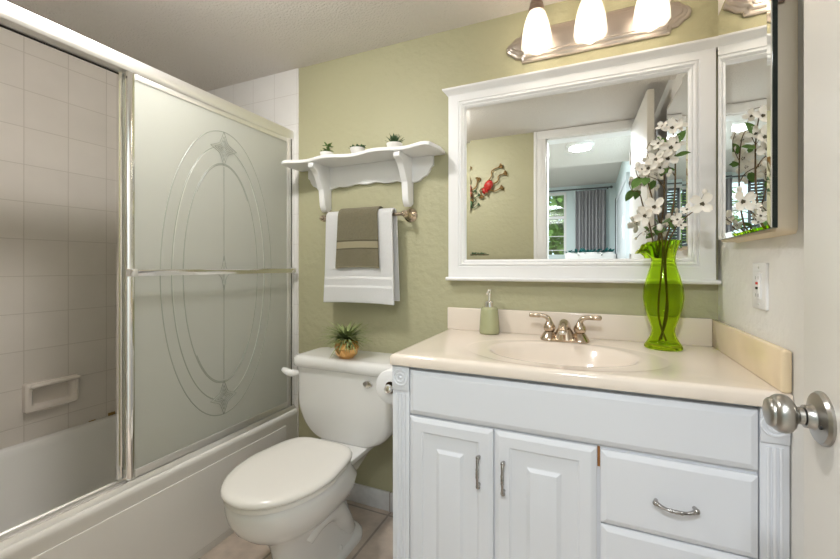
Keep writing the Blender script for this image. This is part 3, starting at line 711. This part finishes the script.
def blossom(bm_dummy, parent, c, nrm, size, petals=4, spread=.95):
    """one dogwood blossom: petals mesh + stamen sub-part"""
    c = Vector(c); d, u, w = frame_of(nrm); b = BM(); ph = random.uniform(0, PI); size *= .88
    for k in range(petals):
        a = ph+2*PI*k/petals+random.uniform(-.12, .12); dirv = (u*math.cos(a)+w*math.sin(a))*spread+d*(1-spread+.10)
        dirv.normalize(); s = d.cross(dirv).normalized(); nn = dirv.cross(s)
        rows = []
        for i in range(7):
            f = i/6; ww = size*.40*math.sin(PI*(.10+.80*f))**.75*(.55+.6*f); notch = (0 if f < .95 else -.10*size)
            row = []
            for j in range(5):
                g = (j-2)/2
                row.append(b.verts.new(c+dirv*(size*f*(1-.06*g*g)+(notch if j == 2 else 0))+s*(ww*g)+nn*(.10*size*g*g+.16*size*f*f-.02*size)))
            rows.append(row)
        for r0, r1 in zip(rows, rows[1:]):
            for j in range(4): b.faces.new((r0[j], r0[j+1], r1[j+1], r1[j]))
    p = obj('blossom', b, M['petal'], parent, sharp=80)
    b = BM()
    for k in range(9):
        a = k*2.4; r = size*.05*math.sqrt(k)
        ball(b, c+d*(.05*size+.02*size*(k % 2))+(u*math.cos(a)+w*math.sin(a))*r, size*.07, seg=6)
    obj('stamens', b, M['stamen'], p)
def bud(parent, c, r):
    b = BM(); ball(b, c, r, .8, .8, 1.1, 10); obj('bud', b, M['petal'], parent)
def branch(label, stems, blooms, leaves, buds):
    t = thing('dogwood_branch', label, 'flower branch', stems[0][0][0], 'dogwood branches in the green vase')
    b = BM()
    for pts, rr in stems: tube(b, pts, rr, 7)
    obj('stem', b, M['stem'], t)
    for c, n_, s in blooms: blossom(None, t, c, n_, s)
    for c, d_, L in leaves:
        b = BM(); leaf(b, c, d_, (0, -.8, .6), L*1.15, L*.68, n=7); obj('leaf', b, M['leaf'], t)
    for c, r in buds: bud(t, c, r)
random.seed(11)
Y_ = 1.46
vb_ = (-.28, -.95, .12)
branch('tall centre dogwood branch in the vase with the topmost cluster of white blossoms', [
    ([(GX-.012, GY-.004, CZ+.024), (GX+.012, GY, CZ+.12), (GX+.002, GY, CZ+.30), (.232, Y_+.005, 1.25), (.243, Y_, 1.34), (.244, Y_, 1.47), (.236, Y_, 1.55), (.222, Y_, 1.575)], [.0032, .0032, .003, .0026, .0018, .0012]),
    ([(.243, Y_, 1.40), (.225, Y_-.005, 1.43), (.19, Y_-.01, 1.45)], [.0018, .0012]),
    ([(.222, Y_, 1.575), (.20, Y_, 1.57), (.19, Y_+.004, 1.545), (.20, Y_, 1.52)], [.0011, .0009]),
    ([(.244, Y_, 1.47), (.262, Y_, 1.53), (.25, Y_+.004, 1.575), (.225, Y_, 1.578)], [.0012, .0008])],
    [((.233, Y_-.022, 1.546), (-.2, -.9, .35), .036), ((.230, Y_-.025, 1.484), (-.5, -.8, .1), .040), ((.246, Y_-.01, 1.50), (.3, -.85, .4), .030), ((.197, Y_-.012, 1.505), (-.6, -.75, .2), .028), ((.222, Y_-.018, 1.452), (-.1, -.95, -.2), .036), ((.189, Y_-.02, 1.452), (-.4, -.8, .4), .038), ((.255, Y_-.006, 1.555), (.3, -.9, .2), .026), ((.208, Y_-.01, 1.558), (-.4, -.8, .5), .024)],
    [((.243, Y_-.004, 1.50), (.45, -.35, .8), .040), ((.244, Y_-.004, 1.462), (.75, -.5, .2), .034), ((.215, Y_-.004, 1.43), (-.3, -.6, -.6), .034), ((.222, Y_-.004, 1.50), (-.5, -.5, .6), .034)],
    [((.172, Y_-.01, 1.49), .008), ((.228, Y_-.02, 1.41), .008), ((.222, Y_-.02, 1.40), .007)])
branch('left leaning dogwood branch in the vase with the low pair of white blossoms', [
    ([(GX+.006, GY-.012, CZ+.026), (GX-.014, GY-.004, CZ+.12), (GX-.002, GY-.006, CZ+.30), (.20, Y_-.006, 1.26), (.178, Y_-.01, 1.34), (.165, Y_-.012, 1.39), (.142, Y_-.014, 1.40), (.133, Y_-.014, 1.43), (.141, Y_-.014, 1.445)], [.0032, .003, .0028, .002, .0014, .001]),
    ([(.185, Y_-.008, 1.315), (.17, Y_-.02, 1.30), (.158, Y_-.025, 1.275)], [.0016, .001]),
    ([(.198, Y_-.006, 1.25), (.17, Y_-.015, 1.235), (.155, Y_-.02, 1.215)], [.0012, .0009]),
    ([(.165, Y_-.012, 1.39), (.172, Y_-.02, 1.42), (.165, Y_-.02, 1.47), (.15, Y_-.02, 1.485)], [.0011, .0008])],
    [((.184, Y_-.03, 1.300), (-.45, -.85, .25), .042), ((.158, Y_-.032, 1.274), (-.6, -.75, -.1), .040), ((.168, Y_-.025, 1.425), (-.4, -.85, .3), .036), ((.200, Y_-.02, 1.425), (-.2, -.9, .2), .030), ((.150, Y_-.02, 1.425), (-.5, -.8, .1), .022)],
    [((.148, Y_-.014, 1.402), (-.55, -.5, -.65), .042), ((.166, Y_-.014, 1.40), (-.25, -.7, -.5), .036), ((.205, Y_-.006, 1.25), (.3, -.8, .3), .040), ((.20, Y_-.006, 1.24), (-.1, -.7, .5), .036), ((.215, Y_-.01, 1.235), (-.5, -.7, -.2), .034)],
    [((.139, Y_-.014, 1.442), .010), ((.155, Y_-.02, 1.218), .006), ((.198, Y_-.03, 1.236), .011)])
branch('right leaning dogwood branch in the vase ending in one wide white blossom', [
    ([(GX-.004, GY+.014, CZ+.026), (GX+.010, GY+.004, CZ+.15), (GX+.006, GY-.008, CZ+.30), (.236, 1.435, 1.222), (.256, 1.405, 1.255), (.278, 1.38, 1.276), (.292, 1.366, 1.288)], [.0030, .0028, .0022, .0016, .0012]),
    ([(.277, 1.381, 1.275), (.292, 1.37, 1.305), (.300, 1.36, 1.325)], [.0011, .0008])],
    [((.294, 1.356, 1.292), (-.35, -.92, .1), .040), ((.262, 1.385, 1.282), (-.5, -.7, .4), .022), ((.243, 1.415, 1.256), (-.3, -.85, .3), .024), ((.250, 1.405, 1.238), (.2, -.9, .1), .018)],
    [((.236, 1.43, 1.228), (-.3, -.6, .6), .030)],
    [((.300, 1.36, 1.328), .008)])

# ------------------------------------------------------------------ framed wall mirror
t = thing('wall_mirror', 'wide white framed mirror with crown moulding above the sink', 'mirror', (-.09, YB, 1.055))
mx0, mx1, mz0, mz1 = -.547, .372, 1.066, 1.839
def frame_ring(d, y): return [(mx0+d, y, mz0+d), (mx1-d, y, mz0+d), (mx1-d, y, mz1-d), (mx0+d, y, mz1-d)]
b = BM()
R = [frame_ring(0, YB-.001), frame_ring(0, YB-.031), frame_ring(.0015, YB-.033), frame_ring(.044, YB-.033), frame_ring(.046, YB-.0295), frame_ring(.050, YB-.0295), frame_ring(.053, YB-.034), frame_ring(.057, YB-.034), frame_ring(.063, YB-.027), frame_ring(.066, YB-.0295), frame_ring(.073, YB-.0225), frame_ring(.0745, YB-.017), frame_ring(.0745, YB-.002)]
loft(b, R, False, False); obj('frame', b, M['white'], t, sharp=15)
b = BM()
pr = [(0, 1.823), (-.034, 1.823), (-.036, 1.828), (-.041, 1.833), (-.047, 1.838), (-.051, 1.843), (-.052, 1.849), (0, 1.849)]
def crown(x0, x1, pr, grow):
    k = [(max(-y-.033, 0)) for y, z in pr]
    return [[(x0-(q if grow else 0), YB-.0005+y, z) for (y, z), q in zip(pr, k)], [(x1+(.0*q), YB-.0005+y, z) for (y, z), q in zip(pr, k)]]
loft(b, crown(mx0-.002, XR-.002, pr, True)); obj('crown_moulding', b, M['white'], t, sharp=25)
b = BM(); prs = [(0, 1.054), (-.040, 1.054), (-.046, 1.057), (-.048, 1.062), (-.046, 1.066), (-.040, 1.0685), (0, 1.0685)]
loft(b, [[(mx0-.007, YB-.0005+y, z) for y, z in prs], [(XR-.003, YB-.0005+y, z) for y, z in prs]]); obj('sill_moulding', b, M['white'], t, sharp=25)
gx0, gx1, gz0, gz1 = mx0+.073, mx1-.073, mz0+.073, mz1-.073
b = BM()
def gr(d, y): return [(gx0+d, y, gz0+d), (gx1-d, y, gz0+d), (gx1-d, y, gz1-d), (gx0+d, y, gz1-d)]
loft(b, [gr(0, YB-.004), gr(0, YB-.0172), gr(.018, YB-.0181)]); obj('mirror_glass', b, M['mirror'], t, smooth=False)

# ------------------------------------------------------------------ medicine cabinet on the side wall
t = thing('medicine_cabinet', 'beige medicine cabinet on the side wall with its frameless mirror door ajar', 'medicine cabinet', (XR, 1.22, 1.17))
cy_0, cy_1, cz0, cz1 = 1.036, 1.408, 1.182, 1.86
def cr(x, d, r): return [(x, p[0], p[1]) for p in rrect(cy_0+d, cy_1-d, cz0+d, cz1-d, r, 0, 6)]
b = BM(); loft(b, [cr(XR-.0005, -.002, .014), cr(XR-.004, 0, .014), cr(XR-.034, .001, .012), cr(XR-.0375, .004, .012)]); obj('cabinet_box', b, M['beige'], t, sharp=40)
b = BM()
my0, my1, mz_0, mz_1 = .985, 1.412, 1.190, 1.852
xn, xf = .3230, .3420      # door stands a little ajar: near edge further from the wall
def mr_(d, o):
    out = []
    for y, z in ((my0+d, mz_0+d), (my1-d, mz_0+d), (my1-d, mz_1-d), (my0+d, mz_1-d)):
        x = xn+(xf-xn)*(y-my0)/(my1-my0); out.append((x+o, y, z))
    return out
loft(b, [mr_(0, .0045), mr_(0, .0020), mr_(.014, 0)], cap0=False); md = obj('mirror_door', b, M['mirror'], t, smooth=False)
b = BM(); loft(b, [mr_(0, .0046), mr_(-.0008, .0046), mr_(-.0008, .0125), mr_(.004, .0145)], cap0=True); obj('door_backing', b, M['mirroredge'], md, smooth=False, label='dark edge and back of the mirror door')
b = BM(); box(b, XR-.034, XR-.022, 1.028, 1.038, 1.655, 1.677, .002); obj('catch', b, M['bronze'], t)
b = BM(); tube(b, [(.352, 1.412, 1.20), (.352, 1.412, 1.85)], .005, 10, smooth=False); obj('hinge', b, M['beige'], t)

# ------------------------------------------------------------------ outlet
t = thing('wall_outlet', 'white ground-fault outlet with red and black buttons on the side wall', 'outlet', (XR, 1.2195, 1.007))
b = BM(); box(b, XR-.006, XR+.001, 1.177, 1.262, 1.008, 1.122, .003); obj('cover_plate', b, M['white'], t)
b = BM(); box(b, XR-.0095, XR-.004, 1.203, 1.236, 1.032, 1.098, .0015); dv = obj('receptacle', b, M['white'], t)
b = BM(); box(b, XR-.0115, XR-.008, 1.214, 1.225, 1.0685, 1.0745, .0008); obj('reset_button', b, M['red_button'], dv)
b = BM(); box(b, XR-.0115, XR-.008, 1.214, 1.225, 1.0565, 1.0625, .0008); obj('test_button', b, M['dark'], dv)
for z in (1.085, 1.042):
    for y in (1.212, 1.226):
        b = BM(); box(b, XR-.0098, XR-.0093, y-.0008, y+.0008, z-.004, z+.004); obj('slot', b, M['dark'], dv)
for z in (1.020, 1.110):
    b = BM(); lathe(b, [(.003, 0), (.0025, .0015), (.0005, .0018)], (XR-.006, 1.2195, z), (-1, 0, 0), 12); obj('screw', b, M['alum'], t)

# ------------------------------------------------------------------ vanity light bar
LZ = 1.972
t = thing('vanity_light', 'brushed metal vanity light bar with three glowing glass shades above the mirror', 'wall light', (0, YB, LZ))
qd = [(0, .062), (.240, .062), (.249, .060), (.252, .053), (.253, .046), (.258, .043), (.266, .043), (.274, .040), (.283, .031), (.291, .024), (.300, .020), (.307, .012), (.310, 0)]
ol = qd + [(x, -z) for x, z in reversed(qd[:-1])] + [(-x, -z) for x, z in qd[1:]] + [(-x, z) for x, z in reversed(qd[:-1])][:-1]
def pr_(d, y): return [(x*(1-d/.29), y, LZ+z*(1-d/.062)) for x, z in ol]
b = BM(); loft(b, [pr_(0, YB-.001), pr_(0, YB-.008), pr_(.004, YB-.013), pr_(.011, YB-.015), pr_(.014, YB-.020), pr_(.020, YB-.023), pr_(.024, YB-.023), pr_(.027, YB-.027), pr_(.036, YB-.029)]); obj('back_plate', b, M['pewter'], t, sharp=25)
for k, x in enumerate((-.180, -.002, .180)):
    ly = 1.460; tz = 2.036
    b = BM(); tube(b, [(x, YB-.028, LZ+.012), (x, YB-.060, LZ+.020), (x, YB-.095, LZ+.062), (x, ly+.004, tz+.044), (x, ly, tz+.030)], .008, 12); lathe(b, [(.020, 0), (.018, .008), (.010, .012)], (x, YB-.027, LZ+.012), (0, -1, 0), 20); arm = obj('arm', b, M['bronze'], t)
    b = BM(); lathe(b, [(.012, .040), (.019, .034), (.022, .024), (.0235, .020), (.0235, .012), (.027, .008), (.0285, -.004), (.0275, -.010)], (x, ly, tz), n=28); obj('socket_cup', b, M['bronze'], arm)
    b = BM()
    def sring(r, h, fl, n=48):
        return [(x+r*(1+fl*math.cos(6*a))*math.cos(a), ly+r*(1+fl*math.cos(6*a))*math.sin(a), tz+h+ (fl*.10*math.cos(6*a))) for a in [2*PI*i/n for i in range(n)]]
    po = [(.0265, -.004, 0), (.0325, -.018, 0), (.0405, -.042, 0), (.0465, -.068, .0), (.0500, -.092, .010), (.0515, -.116, .03), (.0515, -.134, .055)]
    loft(b, [sring(*q) for q in po]+[sring(r-.003, h, f) for r, h, f in reversed(po)], False, False); sh = obj('glass_shade', b, M['shade'], t, sharp=70)
    b = BM(); lathe(b, [(.012, -.012), (.013, -.030), (.018, -.048), (.026, -.066), (.0295, -.082), (.028, -.098), (.020, -.111), (.008, -.117)], (x, ly, tz), n=24); obj('bulb', b, M['bulb'], t)

# ------------------------------------------------------------------ decorative shelf
t = thing('wall_shelf', 'white scalloped wall shelf on two curved brackets above the towels', 'shelf', (-.965, YB, 1.385))
sc_, hw = -.965, .386
pts = [(sc_-hw, YB-.001), (sc_-hw-.004, 1.500), (sc_-hw+.010, 1.425)]
for i in range(1, 40):
    f = i/40; x = sc_-hw+.010+(2*hw-.020)*f; g = abs(2*f-1)
    y = 1.425+.014*math.cos(g*PI*3)*(1 if g < .95 else .6)+.010*(1-g)-.004
    pts.append((x, y))
pts += [(sc_+hw-.010, 1.425), (sc_+hw+.004, 1.500), (sc_+hw, YB-.001)]
b = BM(); prism(b, [(x, y, 1.602) for x, y in pts], (0, 0, .016)); obj('board', b, M['white'], t, bevel=.003)
pw = .335
pts = [(sc_-pw, 1.602), (sc_-pw, 1.56), (sc_-pw+.012, 1.55), (sc_-pw+.018, 1.535), (sc_-pw+.030, 1.520), (sc_-pw+.05, 1.512), (sc_-pw+.06, 1.500)]
lo = [(i/24) for i in range(25)]
for f in lo:
    x = sc_-pw+.07+(2*pw-.14)*f; g = abs(2*f-1)
    z = 1.490+.018*(1-g**2)+.009*abs(math.sin(f*PI*5))*(-1)+.006
    pts.append((x, z))
pts += [(2*sc_-x, z) for x, z in reversed(pts[1:7])] + [(sc_+pw, 1.602)]
b = BM(); prism(b, [(x, YB-.016, z) for x, z in pts], (0, .0155, 0)); obj('back_panel', b, M['white'], t, bevel=.002)
for x in (sc_-.218, sc_+.222):
    c = [(1.562, 1.602), (1.445, 1.602), (1.438, 1.594), (1.438, 1.580), (1.446, 1.574), (1.462, 1.566), (1.478, 1.548), (1.492, 1.525), (1.505, 1.500), (1.514, 1.490), (1.517, 1.470), (1.520, 1.440), (1.524, 1.412), (1.533, 1.394), (1.545, 1.384), (1.557, 1.386), (YB-.001, 1.400)]
    b = BM(); prism(b, [(x-.015, y, z) for y, z in c]+[(x-.015, YB-.001, 1.60)], (.03, 0, 0)); obj('bracket', b, M['white'], t, bevel=.003)

t.location = t.location + V(.008, 0, -.012)
def pot(parent, x, y, z, r, h, m):
    b = BM(); lathe(b, [(r*.72, 0), (r*.80, .003), (r, h*.9), (r, h), (r*.88, h), (r*.85, h*.85)], (x, y, z), n=24); obj('pot', b, m, parent)
ST = 1.6068
def rosette_leaves(b, x, y, z, n, L, w, lo_, hi, curl=.1):
    for i in range(n):
        a = i*2.4; e = lo_+(hi-lo_)*(i/n)
        leaf(b, (x+.004*math.cos(a), y+.004*math.sin(a), z), (math.cos(a)*math.cos(e), math.sin(a)*math.cos(e), math.sin(e)), (0, 0, 1), L*random.uniform(.8, 1.1), w, curl=curl, n=4)
px, py = -1.112, 1.475
t = thing('succulent', 'small potted succulent with upright green leaves at the tub end of the shelf', 'succulent', (px, py, ST), 'succulents on the wall shelf')
pot(t, px, py, ST, .030, .026, M['potwhite'])
b = BM(); tube(b, [(px+.006, py, ST+.022), (px+.010, py, ST+.060)], [.003, .002], 6); rosette_leaves(b, px+.010, py, ST+.055, 9, .024, .016, -.3, 1.2); rosette_leaves(b, px+.006, py, ST+.036, 8, .024, .016, -.1, .5); rosette_leaves(b, px-.012, py, ST+.024, 9, .020, .013, 0, 1.1); obj('foliage', b, M['leaf'], t)
px, py = -.945, 1.475
t = thing('succulent', 'small potted succulent with low flat dark leaves in the middle of the shelf', 'succulent', (px, py, ST), 'succulents on the wall shelf')
pot(t, px, py, ST, .033, .026, M['potwhite'])
b = BM()
for dx in (-.022, 0, .022): rosette_leaves(b, px+dx, py, ST+.026, 12, .020, .013, .1, 1.2)
obj('foliage', b, M['leafdark'], t)
px, py = -.760, 1.470
t = thing('succulent', 'small potted succulent with spiky leaves at the mirror end of the shelf', 'succulent', (px, py, ST), 'succulents on the wall shelf')
pot(t, px, py, ST, .034, .022, M['potwhite'])
b = BM(); rosette_leaves(b, px, py, ST+.020, 26, .044, .010, .35, 1.45, .02); obj('foliage', b, M['leafdark'], t)

# ------------------------------------------------------------------ towel bar and towels
BZ, BYY = 1.339, 1.515
t = thing('towel_bar', 'brushed nickel towel bar on the green wall under the shelf', 'towel bar', (-.95, YB, BZ))
b = BM(); tube(b, [(-1.160, BYY, BZ), (-.733, BYY, BZ)], .0075, 14, smooth=False); obj('bar', b, M['nickelwarm'], t)
for x in (-1.160, -.733):
    b = BM(); lathe(b, [(.030, .0005), (.031, .006), (.027, .010), (.024, .011), (.022, .016), (.016, .021), (.011, .030), (.009, .040), (.0095, .048), (.014, .053), (.016, .062), (.014, .071), (.009, .075), (.010, .079), (.009, .085), (.003, .089)], (x, YB, BZ), (0, -1, 0), 28); obj('post', b, M['nickelwarm'], t, sharp=50)
def towel(name, label, x0, x1, zf, zb_, off, m, thick, wav, mats=None, bands=(), grow=0):
    b = BM(); R0 = .0085+off
    path = []
    nb = 16
    for i in range(nb): path.append((BYY+R0+.004*(1-i/nb), zb_+(BZ-zb_)*i/nb))
    for i in range(9):
        a = PI*i/8; path.append((BYY+R0*math.cos(a), BZ+R0*math.sin(a)))
    nf = 40
    for i in range(1, nf+1): path.append((BYY-R0-.006*i/nf, BZ-(BZ-zf)*i/nf))
    NX = 40; rows = []
    for k, (y, z) in enumerate(path):
        row = []
        fr = k >= nb+4
        dz = max(0, BZ-z)
        for j in range(NX+1):
            f = j/NX; g = 2*f-1
            wv = wav*min(1, dz/.25)*(math.sin(f*7+1.3)+.5*math.sin(f*15+dz*9))
            band = 0
            xx = x0+(x1-x0)*f+grow*dz*g
            row.append(b.verts.new((xx, y+(wv if fr else -wv*.3)*(1 if fr else 1), z+(.006*math.sin(f*3.0)*min(1, dz/.3) if True else 0))))
        rows.append(row)
    for k in range(len(rows)-1):
        z = path[k][1]; fr = k >= nb+4
        mi = 0
        for z0, z1, q in bands:
            if fr and z0 <= z <= z1: mi = q
        for j in range(NX): b.faces.new((rows[k][j], rows[k][j+1], rows[k+1][j+1], rows[k+1][j])).material_index = mi
    o = obj(name, b, mats or [m], None, sharp=80)
    s = o.modifiers.new('cloth_thickness', 'SOLIDIFY'); s.thickness = thick; s.offset = 1
    bv = o.modifiers.new('soft_edge', 'BEVEL'); bv.width = thick*.35; bv.segments = 2; bv.limit_method = 'ANGLE'; bv.angle_limit = math.radians(60)
    tag(o, label, 'towel'); recentre(o); return o
M['towelwb'] = mat('white_terry_band', (.84, .835, .83), .8, bump='noise', bscale=150, bstr=.2)
towel('towel', 'white bath towel hanging over the bar behind the olive hand towel', -1.126, -.782, .945, .958, .010, M['towelw'], .010, .004, [M['towelw'], M['towelwb']], [(1.062, 1.070, 1), (1.020, 1.026, 1)], .03)
towel('towel', 'olive green hand towel draped over the white bath towel', -1.052, -.848, 1.103, 1.16, .0235, M['towelg'], .008, .003, [M['towelg'], M['towelgb'], mat('olive_line', (.10, .085, .05), .9)], [(1.192, 1.224, 1), (1.186, 1.192, 2), (1.224, 1.230, 2), (1.103, 1.112, 1)], .05)

# ------------------------------------------------------------------ gold pot on the tank
px, py, pz = -.946, 1.392, .7275
t = thing('air_plant', 'spiky air plant in a faceted gold pot on the toilet tank', 'potted plant', (px, py, pz))
b = BM(); N = 9; rg_ = [(.030, 0, 0), (.045, .016, .5), (.0535, .042, 0), (.048, .066, .5), (.038, .082, 0), (.032, .077, 0)]
rr_ = [[b.verts.new((px+r*math.cos(2*PI*(i+s)/N), py+r*math.sin(2*PI*(i+s)/N), pz+h)) for i in range(N)] for r, h, s in rg_]
for k, (A, B_) in enumerate(zip(rr_, rr_[1:])):
    s0, s1 = rg_[k][2], rg_[k+1][2]
    for i in range(N):
        j = (i+1) % N
        if s1 > s0: b.faces.new((A[i], A[j], B_[i])); b.faces.new((A[j], B_[j], B_[i]))
        elif s1 < s0: b.faces.new((A[i], A[j], B_[j])); b.faces.new((A[i], B_[j], B_[i]))
        else: b.faces.new((A[i], A[j], B_[j], B_[i]))
b.faces.new(rr_[0]); b.faces.new(rr_[-1]); obj('pot', b, M['gold'], t, smooth=False)
b = BM(); random.seed(5)
for i in range(210):
    a = random.uniform(0, 2*PI); e = random.uniform(.1, 1.3); L = random.uniform(.065, .105)
    leaf(b, (px+random.uniform(-.012, .012), py+random.uniform(-.012, .012), pz+.074), (math.cos(a)*math.cos(e), math.sin(a)*math.cos(e), math.sin(e)), (0, 0, 1), L, .0085, curl=random.uniform(.25, .9), n=6)
obj('foliage', b, M['leafgrey'], t)

# ------------------------------------------------------------------ wall art on the doorway wall, seen in the mirror
WYF = YF
def frog(label, cx, cz, sc, rot, body_mat, limb_mat, group=None):
    """wall frog: body, head and four bent wire limbs with splayed toes; drawn in wall coordinates (a = along the wall, c = up)"""
    t = thing('wall_frog', label, 'wall decoration', (cx, WYF, cz), group)
    ca, sa = math.cos(rot), math.sin(rot)
    def P(a, c, d): return (cx+sc*(a*ca-c*sa), WYF+.012+sc*d, cz+sc*(a*sa+c*ca))
    Rm = Matrix.Rotation(-rot, 4, 'Y')
    b = BM(); ball(b, P(0, 0, .012), .046*sc, .88, .55, 1.15, 20, rot=Rm); obj('body', b, body_mat, t)
    b = BM(); ball(b, P(-.004, -.062, .016), .030*sc, 1.15, .6, .85, 18, rot=Rm); h = obj('head', b, body_mat, t)
    for s in (-1, 1):
        b = BM(); ball(b, P(s*.022, -.072, .03), .009*sc, seg=10); obj('eye', b, limb_mat, h)
    limbs = [[(.03, .03, .01), (.055, .075, .006), (.035, .115, .004), (.065, .150, .004)], [(-.03, .03, .01), (-.02, .085, .006), (-.045, .13, .004), (-.005, .185, .004)], [(.035, -.03, .01), (.075, -.02, .006), (.105, .02, .004)], [(-.03, -.035, .01), (-.05, -.075, .006), (-.02, -.105, .004)]]
    for L in limbs:
        b = BM(); tube(b, [P(*q) for q in L], [.006*sc, .005*sc], 8)
        e, q = Vector(L[-1]), Vector(L[-1])-Vector(L[-2]); an = math.atan2(q.y, q.x)
        for k in (-.6, -.2, .2, .6):
            p2 = (e.x+.032*math.cos(an+k), e.y+.032*math.sin(an+k), e.z)
            tube(b, [P(*e), P(*p2)], [.0045*sc, .004*sc], 6, smooth=False); ball(b, P(*p2), .008*sc, seg=8)
        obj('limb', b, limb_mat, t)
frog('red glazed frog with bronze limbs climbing the green wall, seen in the mirror', -.735, 1.745, .84, -.55, M['red'], M['goldbrown'])
frog('dusty red frog on the green wall, cut by the mirror edge', -.908, 1.735, .9, .35, M['redpink'], M['goldbrown'])
frog('little green frog below the dusty red one on the green wall', -.885, 1.605, .55, -.35, M['leafdark'], M['leafdark'])
t = thing('twig_garland', 'dark twig garland low on the green wall, at the bottom corner of the mirror', 'wall decoration', (-.84, WYF, 1.20))
b = BM(); tube(b, [(-.93, WYF+.012, 1.19), (-.85, WYF+.012, 1.205), (-.74, WYF+.012, 1.20)], .005, 8); obj('twig', b, M['stem'], t)
b = BM()
for i in range(60):
    f = random.random(); a = random.uniform(0, 2*PI)
    leaf(b, (-.93+.19*f, WYF+.014, 1.195+.010*math.sin(f*PI)), (math.cos(a), .35, math.sin(a)*.8), (0, 1, 0), .022, .011, n=3)
obj('foliage', b, M['leafdark'], t)
